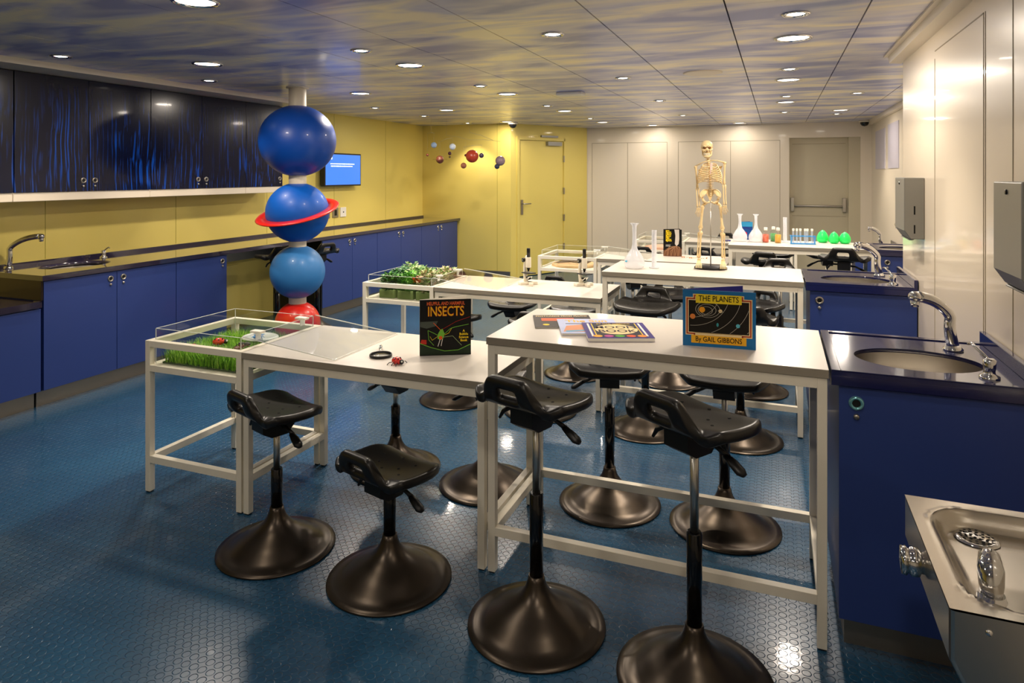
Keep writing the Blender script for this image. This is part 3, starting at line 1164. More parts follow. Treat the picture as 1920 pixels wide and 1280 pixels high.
stool(-1.92, 2.23, 0.575, -20, 'stool with silver piston below its seat, in front of the clear grass tray')
stool(-1.372, 2.215, 0.425, -17, 'lowest stool, in front of the low table with the insects book')
stool(-0.765, 2.17, 0.78, -18, 'tall stool in front of the left half of the nearest tall table')
stool(-0.235, 2.11, 0.80, -33, 'tall stool nearest the drinking fountain')
stool(-1.86, 3.06, 0.50, 175, 'stool behind the insects-book table, seat hidden, grass-tray side')
stool(-1.34, 3.06, 0.52, 185, 'stool behind the insects-book table, seat hidden, tall-table side')
stool(-0.73, 3.10, 0.645, 193, 'stool seen from its seat front behind the tall table, under the flat books')
stool(-0.215, 3.08, 0.66, 180, 'tall stool behind the nearest tall table, under the planets book')
stool(-2.05, 4.13, 0.57, -20, 'stool just behind the insects book at the microscope table')
stool(-1.43, 4.13, 0.575, -2, 'stool with raised handle facing the camera, at the microscope table')
stool(-0.74, 4.07, 0.74, 170, 'stool tucked under the skeleton table, flask side', True)
stool(-0.2, 4.12, 0.70, 20, 'stool in front of the skeleton table, beside the sink unit', True)
stool(-1.97, 5.0, 0.50, 180, 'stool behind the microscope table, plant-tray side')
stool(-1.45, 5.0, 0.50, 185, 'stool behind the microscope table, nearest the skeleton table')
stool(-0.74, 5.08, 0.64, 193, 'shiny black stool facing the camera under the skeleton table')
stool(-0.16, 5.08, 0.60, 150, 'shiny black stool behind the skeleton table, beside the planets book')
stool(-1.90, 6.08, 0.50, -5, 'stool with a slotted handle in front of the sand tray')
stool(-1.22, 6.08, 0.60, 30, 'stool in front of the low table with the black book')
stool(-0.10, 6.06, 0.80, 0, 'stool in front of the bottle table, behind the skeleton side')
stool(0.50, 6.02, 0.86, -8, 'tallest stool in front of the bottle table, beside the far sink')
stool(0.02, 5.55, 0.775, 185, 'stool with only its grey arched handle showing above the skeleton table')
stool(-0.04, 6.97, 0.77, 180, 'stool behind the bottle table, flask side')
stool(0.44, 7.05, 0.77, 185, 'stool behind the bottle table, under the green shapes')
stool(-0.70, 7.95, 0.62, -20, 'stool before the farthest low table, beside the skeleton legs')
stool(-1.45, 7.95, 0.60, 0, 'far stool between the flask and the black book')
stool(-0.62, 8.95, 0.68, 180, 'stool behind the farthest low table')
stool(-4.24, 4.93, 0.79, 60, 'tall stool in the knee space, nearer the socket strip')
stool(-4.16, 5.40, 0.78, 75, 'tall stool in the knee space, by the far blue cabinets')


# ================================================================ SINK UNITS (right)
def sink_unit(x0, x1, y0, label, zt=HI, latch_x=None, nearest=False):
    D = 0.588
    t = thing('sink_cabinet', label, 'cabinet', (0, 0, 0))
    b = MB().m(M_BLUE)
    b.box(x0 + 0.025, x0 + 0.041, y0 + 0.03, y0 + D - 0.01, 0.11, zt - 0.046)
    b.box(x1 - 0.018, x1 - 0.002, y0 + 0.03, y0 + D - 0.01, 0.11, zt - 0.046)
    b.box(x0 + 0.041, x1 - 0.018, y0 + 0.03, y0 + D - 0.01, 0.11, 0.126)
    b.box(x0 + 0.041, x1 - 0.018, y0 + D - 0.022, y0 + D - 0.01, 0.126, zt - 0.046)
    b.build('carcass', t)
    d = MB().m(M_BLUE).box(x0 + 0.025, x1 - 0.003, y0 + 0.012, y0 + 0.03, 0.115, zt - 0.05).build('door', t, bevel=0.001)
    round_latch(d, (x0 + 0.075, y0 + 0.012, zt - 0.10), '-y', mat('teal_ring', (130, 196, 206), 0.15, 0.7) if nearest else None)
    MB().m(M_KICK).box(x0 + 0.045, x1 - 0.003, y0 + 0.08, y0 + D - 0.02, 0, 0.11).build('plinth', t)
    cx, cy = (x0 + x1) / 2 + 0.0, y0 + 0.24
    w_ = x1 - 0.001
    k = MB().m(M_NAVY).plate_hole(x0 + 0.002, w_, y0 - 0.004, y0 + D, zt - 0.014, zt, cx, cy, 0.19, 0.145).build('worktop', t, bevel=0.002)
    b = MB().m(M_NAVY)
    b.box(x0 + 0.002, w_, y0 - 0.004, y0 + 0.018, zt - 0.045, zt - 0.014)
    b.box(x0 + 0.002, x0 + 0.022, y0 + 0.018, y0 + D, zt - 0.045, zt - 0.014)
    b.build('fascia', k, bevel=0.001)
    b = MB().m(M_NAVY)
    b.box(x0 + 0.002, x0 + 0.03, y0 - 0.004, y0 + D, zt, zt + 0.004)
    b.box(x0 + 0.03, w_, y0 + D - 0.03, y0 + D, zt, zt + 0.004)
    b.box(x0 + 0.03, w_ - 0.02, y0 - 0.004, y0 + 0.016, zt, zt + 0.004)
    b.build('raised_rim', k, bevel=0.002)
    MB().m(M_NAVY).box(w_ - 0.018, w_, y0 - 0.004, y0 + D, zt, zt + 0.045).build('upstand', k, bevel=0.002)
    b = MB().m(M_STEEL)
    b.lathe([(1.0, -0.0135), (0.98, -0.06), (0.9, -0.12), (0.6, -0.15), (0.0, -0.155)], c=(cx, cy, zt), n=56, sx=0.192, sy=0.147, caps=False)
    sink = b.build('sink_bowl', t)
    MB().m(M_CHROME).lathe([(0.0, 0.002), (0.03, 0.003), (0.034, 0)], c=(cx, cy, zt - 0.152), n=20, caps=False).build('drain', sink)
    return t, cx, cy


NM = [('nearest', Y1, 0.158, XR, HI), ('second', Y2, 0.15, XR, HI), ('third', Y3, 0.765, XR2, HI), ('farthest', Y4, 0.765, XR2, LO)]
for nm, y0, x0, x1, zt in NM:
    x1 = x1 - 0.003
    desc = {'nearest': 'blue sink cabinet beside the nearest tall table', 'second': 'blue sink cabinet beside the skeleton table',
            'third': 'blue sink cabinet beside the bottle table, half behind the wall edge', 'farthest': 'farthest blue cabinet, seen under the bottle table'}[nm]
    t_, cx, cy = sink_unit(x0, x1, y0, desc, zt, nearest=(nm == 'nearest'))
    far = x1 > 1
    fx, fy = (x1 - 0.135, y0 + 0.43)
    faucet(fx, fy, zt, R(180 + 20), {'nearest': 'chrome tap with a star glint on the nearest sink', 'second': 'chrome tap on the sink beside the skeleton table',
           'third': 'chrome tap on the sink beside the bottle table', 'farthest': 'chrome tap on the farthest sink'}[nm], 0.18, 0.12)
    if nm in ('nearest', 'second', 'third'):
        soap(x1 - 0.11, y0 + 0.09, zt, R(115), {'nearest': 'chrome soap pump at the front corner of the nearest sink', 'second': 'chrome soap pump on the sink beside the skeleton table',
             'third': 'chrome soap pump on the sink beside the bottle table'}[nm])


# ================================================================ DISPENSERS AND FOUNTAIN
def dispenser(y0, y1, z0, z1, label, slots=True):
    t = thing('paper_towel_dispenser', label, 'dispenser')
    x0 = XR - 0.095
    b = MB().m(M_GREYBOX)
    b.prism([(x0, z0 + 0.045), (x0, z1), (XR - 0.001, z1), (XR - 0.001, z0), (x0 + 0.03, z0)], 'y', y0, y1)
    k = b.build('housing', t, bevel=0.004)
    b = MB().m(M_HOLE)
    for z in ((z0 + 0.03, z0 + 0.075), (z0 + 0.13, z0 + 0.175)):
        b.box(x0 + 0.045, x0 + 0.052, y0 - 0.0012, y0 + 0.001, *z)
    b.build('level_slot', k)
    MB().m(M_BLACKM).lathe([(0.008, 0), (0.007, -0.004), (0, -0.004)], c=(x0, (y0 + y1) / 2, z1 - 0.03), n=14, axis='x', caps=False).build('lock', t)
    b = MB().m(M_GREYBOX)
    b.tube([(x0 + 0.035, y0 + 0.03, z0 - 0.004), (x0 + 0.055, (y0 + y1) / 2, z0 - 0.012), (x0 + 0.035, y1 - 0.03, z0 - 0.004)], [0.012, 0.016, 0.012], 10, 0.4)
    b.build('tear_lip', t)
    return t


dispenser(4.09, 4.38, 1.19, 1.515, 'grey paper towel dispenser above the skeleton-side sink')
dispenser(2.24, 2.50, 1.20, 1.512, 'grey towel dispenser cut off at the picture edge above the nearest sink')

t = thing('drinking_fountain', 'stainless drinking fountain on the wall beside the nearest sink cabinet', 'drinking fountain', (0.29, 1.425, 0))
FW, FD, FZ = XR - 0.29, 0.465, 0.75
M_FOUNT = mat('fountain_steel', (196, 190, 180), 0.24, 1.0)
b = MB().m(M_FOUNT)
b.prism([(0.0, FZ - 0.004), (0.0, 0.655), (0.012, 0.63), (0.10, 0.47), (0.2, 0.40), (FW - 0.001, 0.40), (FW - 0.001, FZ - 0.004)], 'y', 0.0, FD)
bm = b.bm
bm.faces.ensure_lookup_table()
top = [f for f in bm.faces if all(v.co.z > FZ - 0.01 for v in f.verts)]
bmesh.ops.delete(bm, geom=top, context='FACES_ONLY')
b.build('body', t, bevel=0.008)
b = MB().m(M_FOUNT)
NX, NY = 44, 48
G = []
for j in range(NY + 1):
    row = []
    for i in range(NX + 1):
        x, y = FW * i / NX, FD * j / NY
        # rounded basin depression; shallow slope toward the drain
        dx = max(0, 0.06 - (x - 0.035)) if x < 0.095 else 0
        m_ = min((x - 0.032) / 0.03, (y - 0.03) / 0.03 if x > 0.0 else 9, (FD - 0.032 - y) / 0.03)
        if x < 0.10 and y < 0.10:
            m_ = min(m_, (0.068 - math.hypot(x - 0.10, y - 0.10)) / 0.03)
        if x < 0.13 and y > FD - 0.13:
            m_ = min(m_, (0.098 - math.hypot(x - 0.13, y - (FD - 0.13))) / 0.03)
        m_ = min(max(m_, 0), 1)
        m_ = m_ * m_ * (3 - 2 * m_)
        far = 0.6 + 0.4 * min(max((y - 0.15) / 0.2, 0), 1)
        z = FZ - 0.034 * m_ * far
        k = min(max((x - 0.2) / 0.1, 0), 1)
        z += 0.016 * m_ * k * k * (3 - 2 * k) * min(max((FD - 0.1 - y) / 0.05, 0), 1)
        if 0.0 < m_ < 0.02:
            z += 0.0
        z += 0.004 * math.exp(-((m_ - 0.05) / 0.1) ** 2) * (1 if 0 < m_ < 1 else 0)
        row.append(bm_v := b.bm.verts.new((x, y, z)))
    G.append(row)
for j in range(NY):
    for i in range(NX):
        b._f([G[j][i], G[j][i + 1], G[j + 1][i + 1], G[j + 1][i]], True)
k = b.build('basin', t)
b = MB().m(M_CHROME).lathe([(0.0, 0.0), (0.03, 0.001), (0.04, 0.004), (0.044, 0.0)], c=(0.125, 0.36, FZ - 0.031), n=32, caps=False)
b.m(M_HOLE)
for i in range(3):
    for q in range(8 + 4 * i):
        a = 2 * PI * q / (8 + 4 * i) + i * 0.3
        b.lathe([(0.0, 0.0052), (0.0034, 0.005)], c=(0.125 + (0.012 + 0.010 * i) * math.cos(a), 0.36 + (0.012 + 0.010 * i) * math.sin(a), FZ - 0.0315), n=6, caps=False)
b.build('drain', t)
b = MB().m(M_CHROME).lathe([(0.042, 0), (0.04, 0.006), (0.024, 0.010), (0.022, 0.02)], c=(0.088, 0.098, FZ - 0.030), n=28)
b.tube([(0.088, 0.098, FZ - 0.015), (0.088, 0.10, FZ + 0.005), (0.089, 0.108, FZ + 0.03), (0.092, 0.13, FZ + 0.046), (0.095, 0.142, FZ + 0.044)], [0.017, 0.021, 0.023, 0.018, 0.008], 16)
b.build('bubbler', t)
b = MB().m(M_CHROME).lathe([(0.022, 0.0), (0.022, -0.008), (0.029, -0.012), (0.03, -0.026), (0.024, -0.032), (0.03, -0.036), (0.028, -0.046), (0.0, -0.048)], c=(0.004, 0.245, 0.70), n=28, axis='x', caps=False)
b.build('push_knob', t)
MB().m(M_CHROME).lathe([(0.006, 0), (0.005, -0.003), (0, -0.004)], c=(0.06, 0.0, 0.72), n=12, axis='y', caps=False).build('screw', t)


# ================================================================ BOOKS
def flat_poly(b, pts, y, m_):
    b.m(m_)
    vs = [b.bm.verts.new((x, y, z)) for x, z in pts]
    b._f(vs)


def rect(b, x0, x1, z0, z1, y, m_):
    flat_poly(b, [(x0, z0), (x1, z0), (x1, z1), (x0, z1)], y, m_)


def disc(b, cx, cz, r, y, m_, n=28, sx=1.0):
    flat_poly(b, [(cx + r * sx * math.cos(2 * PI * i / n), cz + r * math.sin(2 * PI * i / n)) for i in range(n)], y, m_)


def arc(b, cx, cz, r, a0, a1, w_, y, m_, n=24, sx=1.0, clip=None):
    b.m(m_)
    prev = None
    for i in range(n + 1):
        a = R(a0 + (a1 - a0) * i / n)
        p = [(cx + (r + s * w_ / 2) * sx * math.cos(a), cz + (r + s * w_ / 2) * math.sin(a)) for s in (-1, 1)]
        if clip and not (clip[0] < p[0][0] < clip[1] and clip[2] < p[0][1] < clip[3]):
            prev = None
            continue
        vs = [b.bm.verts.new((q[0], y, q[1])) for q in p]
        if prev:
            b._f([prev[0], prev[1], vs[1], vs[0]])
        prev = vs


def stroke(b, pts, w_, y, m_):
    b.m(m_)
    for (x0, z0), (x1, z1) in zip(pts, pts[1:]):
        dx, dz = x1 - x0, z1 - z0
        l = math.hypot(dx, dz) or 1
        nx, nz = -dz / l * w_ / 2, dx / l * w_ / 2
        vs = [b.bm.verts.new((p[0], y, p[1])) for p in ((x0 + nx, z0 + nz), (x1 + nx, z1 + nz), (x1 - nx, z1 - nz), (x0 - nx, z0 - nz))]
        b._f(vs)


UPR = Matrix.Rotation(PI / 2, 4, 'X')


def txt(b, body, size, x, z, y, m_, xs=1.0, bold=0.0):
    b.m(m_)
    b.add_text(body, size, Matrix.Translation((x, y, z)) @ UPR, extrude=0.0, xs=xs, bold=bold)


def ink(name, rgb):
    return mat('ink_' + name, rgb, 0.5, spec=0.3)


def standing_book(p0, p1, h, z, label, front, back, spine_pt=None, th=0.004, open_ang=28):
    """open book standing on its lower edges: front cover from p0 (left) to p1 (right)"""
    p0, p1 = Vector((p0[0], p0[1], 0)), Vector((p1[0], p1[1], 0))
    W = (p1 - p0).length
    rz = math.atan2(p1.y - p0.y, p1.x - p0.x)
    t = thing('standing_book', label, 'book', (p0.x, p0.y, z), rz)
    MB().m(front).box(0, W, 0, 0.002, 0, h).build('front_cover', t)
    MB().m(M_PAPER).box(0.002, W - 0.003, 0.0022, 0.0022 + th, 0.002, h - 0.002).build('pages', t)
    a = R(open_ang)
    b = MB().m(back)
    c = Vector((0.0 + math.cos(a) * W * 0.5, 0.004 + th + math.sin(a) * W * 0.5, h / 2))
    b.obox(c, Vector((math.cos(a), math.sin(a), 0)) * W * 0.5, Vector((-math.sin(a), math.cos(a), 0)) * 0.001, Vector((0, 0, h / 2)))
    b.build('back_cover', t)
    return t, W


# insects
I_BLACK = ink('black', (14, 13, 12))
I_ORANGE = ink('orange', (236, 96, 24))
I_YELL = ink('yellow', (240, 208, 30))
I_GREEN = ink('green', (120, 190, 60))
I_PALEG = ink('pale_green', (150, 170, 120))
I_RED = ink('red', (190, 46, 30))
I_WHITE = ink('white', (238, 236, 230))
I_DGREEN = ink('dark_green', (34, 52, 34))
I_GREYG = ink('grey_green', (78, 86, 78))
t, W = standing_book((-1.468, 2.617), (-1.271, 2.728), 0.247, LO, 'black upright book titled INSECTS with a green katydid on its cover', I_BLACK, M_PAPER, open_ang=20)
H = 0.247
b = MB()
flat_poly(b, [(0.002, 0.15), (0.08, 0.152), (0.07, 0.13), (0.03, 0.12), (0.002, 0.128)], -0.0002, I_GREYG)
flat_poly(b, [(0.002, 0.05), (0.05, 0.035), (0.11, 0.018), (0.17, 0.02), (W - 0.002, 0.045), (W - 0.002, 0.004), (0.002, 0.004)], -0.0002, I_DGREEN)
flat_poly(b, [(0.003, 0.055), (0.03, 0.05), (0.03, 0.07), (0.008, 0.072)], -0.0003, I_RED)
stroke(b, [(0.002, 0.055), (0.05, 0.036), (0.11, 0.019), (0.17, 0.022), (W - 0.002, 0.046)], 0.003, -0.0004, I_GREEN)
# katydid body
flat_poly(b, [(0.078, 0.075), (0.09, 0.068), (0.104, 0.075), (0.11, 0.095), (0.1, 0.118), (0.09, 0.112), (0.08, 0.095)], -0.0006, I_GREEN)
disc(b, 0.092, 0.078, 0.008, -0.0008, I_ORANGE, 14)
for q, m_, w_ in (([(0.092, 0.112), (0.06, 0.145)], I_ORANGE, 0.0025), ([(0.1, 0.115), (0.16, 0.148), (W - 0.004, 0.168)], I_RED, 0.0016),
                  ([(0.104, 0.09), (0.135, 0.118), (0.155, 0.124), (W - 0.01, 0.135)], I_GREEN, 0.0022),
                  ([(0.082, 0.088), (0.06, 0.10), (0.036, 0.112), (0.04, 0.07), (0.062, 0.045)], I_GREEN, 0.0022),
                  ([(0.1, 0.08), (0.145, 0.085), (0.168, 0.06), (0.185, 0.042)], I_PALEG, 0.0022),
                  ([(0.09, 0.072), (0.08, 0.04)], I_WHITE, 0.003), ([(0.1, 0.072), (0.094, 0.042)], I_WHITE, 0.003),
                  ([(0.11, 0.09), (0.128, 0.098), (0.14, 0.118)], I_YELL, 0.002), ([(0.08, 0.085), (0.055, 0.068), (0.045, 0.085)], I_YELL, 0.0016)):
    stroke(b, q, w_, -0.0007, m_)
b.build('cover_picture', t)
b = MB()
txt(b, 'INSECTS', 0.060, W / 2 + 0.002, 0.193, -0.0008, I_ORANGE, 0.72, 0.0016)
b.build('main_title', t)
b = MB()
txt(b, 'INSECTS', 0.060, W / 2 + 0.002, 0.193, -0.0012, I_YELL, 0.72, -0.0004)
txt(b, 'A\nBubble\nScience\nBook', 0.014, W - 0.032, 0.085, -0.0008, I_YELL, 1.0, 0.0005)
b.build('yellow_lettering', t)
b = MB()
txt(b, 'HELPFUL AND HARMFUL', 0.021, W / 2 + 0.002, 0.229, -0.0008, ink('rust', (232, 106, 54)), 0.72, 0.0006)
b.build('subtitle', t)

# planets
I_BLUE = ink('blue', (30, 108, 168))
I_NAVY = ink('navy', (34, 34, 120))
I_CREAM = ink('cream', (240, 214, 160))
I_RUST = ink('rust_frame', (176, 70, 40))
I_SPACE = ink('space_black', (24, 20, 14))
t, W = standing_book((-0.323, 2.53), (-0.071, 2.548), 0.2045, HI, 'blue upright book titled THE PLANETS on the nearest tall table', I_BLUE, I_NAVY, open_ang=33)
H = 0.2045
b = MB()
fx0, fx1, fz0, fz1 = 0.012, W - 0.014, 0.045, 0.186 - 0.01


def stepped(b, x0, x1, z0, z1, y, m_, st):
    rect(b, x0, x1, z0, z1, y, m_)
    rect(b, st, W - st - 0.004, z0 - 0.014, z1 + 0.012, y, m_)


stepped(b, 0.010, W - 0.012, 0.040, 0.178, -0.0002, I_CREAM, 0.036)
stepped(b, 0.013, W - 0.015, 0.043, 0.175, -0.0004, I_RUST, 0.039)
stepped(b, 0.018, W - 0.020, 0.048, 0.170, -0.0006, I_CREAM, 0.044)
rect(b, 0.021, W - 0.023, 0.051, 0.167, -0.0008, I_SPACE)
clip = (0.022, W - 0.024, 0.052, 0.166)
I_ORB = ink('orbit_grey', (190, 185, 170))
for r_, sx_ in ((0.014, 1.5), (0.021, 1.5), (0.029, 1.45)):
    arc(b, 0.085 - 0.006 + r_ * 0.3, 0.128 + r_ * 0.25, r_, 0, 360, 0.0011, -0.001, I_ORB, 40, sx_, clip)
for r_ in (0.085, 0.115, 0.15, 0.18, 0.215):
    arc(b, 0.03, 0.19, r_, 250, 360, 0.0011, -0.001, I_ORB, 60, 1.15, clip)
disc(b, 0.068, 0.134, 0.0105, -0.0012, ink('sun_orange', (240, 160, 30)))
disc(b, 0.035, 0.108, 0.0095, -0.0012, ink('planet_orange', (220, 130, 60)))
disc(b, 0.132, 0.132, 0.0065, -0.0012, I_CREAM)
stroke(b, [(0.123, 0.133), (0.141, 0.129)], 0.0018, -0.0013, I_ORB)
disc(b, 0.122, 0.082, 0.007, -0.0012, ink('teal', (60, 150, 160)), 16, 0.55)
disc(b, 0.192, 0.082, 0.007, -0.0012, ink('cyan', (90, 180, 200)))
b.build('cover_picture', t)
b = MB()
rect(b, 0.046, W - 0.048, 0.158, 0.1905, -0.0014, ink('title_yellow', (236, 208, 40)))
rect(b, 0.030, W - 0.032, 0.012, 0.0405, -0.0014, ink('title_gold', (240, 178, 40)))
b.build('title_band', t)
b = MB()
txt(b, 'THE PLANETS', 0.0285, W / 2 - 0.001, 0.1745, -0.0018, I_SPACE, 0.80, 0.0003)
txt(b, 'By GAIL GIBBONS', 0.0250, W / 2 - 0.001, 0.0265, -0.0018, I_SPACE, 0.82, 0.0003)
b.build('title', t)

# black bone book and blue book farther back
t, W = standing_book((-1.04, 6.69), (-0.865, 6.70), 0.262, LO, 'black upright book with yellow sideways title on the third low table', I_BLACK, I_BLACK, open_ang=30)
b = MB()
flat_poly(b, [(0.0, 0.0), (W, 0.0), (W, 0.07), (0.13, 0.1), (0.09, 0.08), (0.05, 0.085), (0.0, 0.05)], -0.0003, ink('brown_roots', (112, 74, 50)))
flat_poly(b, [(0.105, 0.262), (0.15, 0.262), (0.152, 0.17), (0.145, 0.12), (0.125, 0.1), (0.11, 0.12), (0.115, 0.2)], -0.0004, ink('pale_bark', (214, 206, 198)))
for i in range(9):
    x = 0.02 + i * 0.017
    stroke(b, [(0.12, 0.1), (x, 0.05 + 0.02 * (i % 3)), (x - 0.01 + 0.008 * (i % 2), 0.005)], 0.004, -0.0005, ink('root_tan', (176, 132, 96)))
b.build('cover_picture', t)
b = MB()
for i, (w_, x_) in enumerate(((0.036, 0.022), (0.052, 0.022), (0.056, 0.022), (0.053, 0.022), (0.05, 0.022), (0.036, 0.022), (0.054, 0.022), (0.058, 0.022))):
    z_ = 0.245 - i * 0.0142
    rect(b, x_, x_ + w_, z_, z_ + 0.0085, -0.0006, I_YELL)
    rect(b, x_ + 0.004 + 0.006 * (i % 3), x_ + 0.014 + 0.006 * (i % 3), z_ - 0.006, z_, -0.0006, I_YELL)
rect(b, 0.022, 0.07, 0.108, 0.111, -0.0006, I_WHITE)
rect(b, 0.022, 0.065, 0.096, 0.1, -0.0006, I_WHITE)
b.build('title', t)

t, W = standing_book((-0.335, 6.80), (-0.22, 6.82), 0.17, HI, 'small blue upright book behind the flasks on the bottle table', ink('sea_blue', (20, 70, 140)), I_NAVY, open_ang=30)
b = MB()
rect(b, 0.0, W, 0.125, 0.17, -0.0003, ink('sky_cyan', (50, 150, 200)))
disc(b, 0.045, 0.055, 0.022, -0.0004, ink('crimson', (190, 30, 50)))
disc(b, 0.02, 0.02, 0.012, -0.0004, I_YELL)
stroke(b, [(0.02, 0.105), (0.06, 0.112), (0.1, 0.10)], 0.008, -0.0004, I_NAVY)
b.build('cover_picture', t)


# flat books on the tall table
def flat_book(c, w_, d_, rz, label, cover, th=0.005, z=HI):
    t = thing('flat_book', label, 'book', (c[0], c[1], z), R(rz))
    MB().m(M_PAPER).box(-w_ / 2 + 0.001, w_ / 2 - 0.001, -d_ / 2 + 0.001, d_ / 2 - 0.001, 0.0008, th - 0.0008).build('pages', t)
    b = MB().m(cover)
    b.box(-w_ / 2, w_ / 2, -d_ / 2, d_ / 2, th - 0.0008, th)
    b.box(-w_ / 2, w_ / 2, -d_ / 2, d_ / 2, 0, 0.0008)
    b.build('cover', t)
    return t


FL = Matrix.Rotation(-PI / 2, 4, 'X')


def flatten(mb, z):
    """turn a picture drawn in the xz plane into one lying on a flat cover"""
    for v in mb.bm.verts:
        x, y, zz_ = v.co
        v.co = (x, zz_, z + 0.0002 - y)


def lay(mb, name, t, th):
    flatten(mb, th)
    return mb.build(name, t)


zA = 0.005
t = flat_book((-0.845, 2.735), 0.245, 0.24, 22, 'dark flat book about postcards from Pluto, lowest in the fan of books', ink('ink_dark', (44, 34, 34)), zA)
b = MB()
rect(b, -0.09, 0.05, 0.0, 0.055, -0.0002, ink('flame', (224, 92, 40)))
rect(b, -0.02, 0.1, -0.06, -0.01, -0.0004, ink('tan', (214, 160, 90)))
disc(b, -0.075, -0.07, 0.014, -0.0004, I_YELL)
lay(b, 'cover_picture', t, zA)
b = MB()
txt(b, 'POSTCARDS FROM PLUTO', 0.026, 0, 0.092, -0.0004, I_CREAM, 0.72, 0.0006)
lay(b, 'title', t, zA)

t = flat_book((-0.715, 2.665), 0.24, 0.26, 22, 'pale flat book titled The Sun, middle of the fan of books', ink('sky_pale', (190, 200, 236)), 0.010)
b = MB()
flat_poly(b, [(-0.11, -0.1), (0.11, -0.11), (0.11, 0.02), (0.0, 0.03), (-0.09, 0.0)], -0.0002, ink('skin_orange', (222, 150, 110)))
stroke(b, [(-0.09, 0.04), (0.0, 0.035), (0.1, 0.05)], 0.008, -0.0004, ink('ink_dark', (44, 34, 34)))
stroke(b, [(-0.1, -0.095), (-0.02, -0.08), (0.1, -0.1)], 0.02, -0.0003, ink('sea_cyan', (90, 170, 210)))
lay(b, 'cover_picture', t, 0.010)
b = MB()
txt(b, 'The Sun', 0.062, 0, 0.085, -0.0004, ink('title_amber', (250, 190, 60)), 0.85, 0.001)
lay(b, 'title', t, 0.010)

t = flat_book((-0.5875, 2.612), 0.25, 0.262, 21, 'purple-edged flat Moon Book, topmost of the fan of books', ink('violet', (64, 50, 130)), 0.015)
b = MB()
rect(b, -0.085, 0.085, -0.115, 0.115, -0.0002, ink('night', (30, 30, 50)))
for sx_ in (-1, 1):
    rect(b, sx_ * 0.103 - 0.004, sx_ * 0.103 + 0.004, -0.105, 0.115, -0.0003, I_WHITE)
    rect(b, sx_ * 0.088 - 0.002, sx_ * 0.088 + 0.002, -0.105, 0.115, -0.0003, I_YELL)
disc(b, 0, 0.01, 0.084, -0.0004, I_CREAM, 40)
for i, c_ in enumerate(((250, 180, 40), (190, 70, 150), (90, 170, 60), (230, 90, 50), (240, 150, 60))):
    disc(b, -0.085 + 0.042 * i, -0.1, 0.018, -0.0005, ink('fruit_%s' % 'abcde'[i], c_), 18)
lay(b, 'cover_picture', t, 0.015)
b = MB()
txt(b, 'MOON', 0.062, 0, 0.042, -0.0007, ink('night', (30, 30, 50)), 0.85, 0.001)
txt(b, 'BOOK', 0.062, 0, -0.022, -0.0007, ink('night', (30, 30, 50)), 0.85, 0.001)
flatten(b, 0.015)
b.build('title', t)
b = MB()
txt(b, 'BY GAIL GIBBONS', 0.02, 0, 0.103, -0.0007, I_YELL, 0.85, 0.0003)
lay(b, 'author_name', t, 0.015)

# ================================================================ SMALL THINGS ON THE LOW TABLE
t = thing('magnifying_glass', 'black-rimmed magnifying glass lying beside the red toy ladybird', 'magnifying glass', (-1.625, 2.55, LO), R(20))
MB().m(M_BLACKP).lathe([(0.047, 0.0), (0.0495, 0.003), (0.0495, 0.010), (0.047, 0.013), (0.0445, 0.011), (0.0445, 0.002), (0.047, 0.0)], n=40, caps=False).build('rim', t)
MB().m(M_GLASS).lathe([(0.0, 0.0105), (0.025, 0.0095), (0.0445, 0.0065), (0.025, 0.0035), (0.0, 0.0025)], n=32, caps=False).build('lens', t)
MB().m(M_RODM).tube([(-0.012, 0.05, 0.009), (-0.02, 0.085, 0.009)], 0.005).build('ferrule', t)
MB().m(M_CHROME).tube([(-0.02, 0.083, 0.01), (-0.028, 0.13, 0.01), (-0.03, 0.14, 0.01)], [0.007, 0.008, 0.006]).build('handle', t)


def ladybird(x, y, z, rz, s, label, red=(214, 44, 34)):
    t = thing('toy_ladybird', label, 'toy insect', (x, y, z), R(rz))
    t.scale = (s, s, s)
    MB().m(mat('ladybird_red_%d' % red[1], red, 0.25, coat=0.4)).sphere((0, 0, 0.014), 0.02, 20, (1.25, 1, 0.75)).build('shell', t)
    b = MB().m(M_BLACKP)
    for a, e_ in ((0.3, 0.9), (1.2, 0.8), (2.2, 0.8), (-0.6, 0.8), (-1.5, 0.8), (-2.5, 0.85), (1.6, 0.3)):
        b.sphere((0.025 * math.cos(a) * math.cos(e_), 0.02 * math.sin(a) * math.cos(e_), 0.014 + 0.0145 * math.sin(e_)), 0.0034, 10)
    b.build('spots', t)
    b = MB().m(M_BLACKP).sphere((0.025, 0, 0.012), 0.0105, 14)
    b.m(I_WHITE).sphere((0.031, 0.006, 0.015), 0.004, 8).sphere((0.031, -0.006, 0.015), 0.004, 8)
    b.build('head', t)
    for sx_ in (-0.014, 0, 0.014):
        for sy_ in (-1, 1):
            MB().m(M_BLACKP).tube([(sx_, sy_ * 0.012, 0.009), (sx_ * 1.4, sy_ * 0.028, 0.009), (sx_ * 1.7, sy_ * 0.036, 0.0008)], 0.0016, 6).build('leg', t)
    return t


ladybird(-1.497, 2.475, LO, -10, 1.0, 'red toy ladybird with black spots beside the magnifying glass')


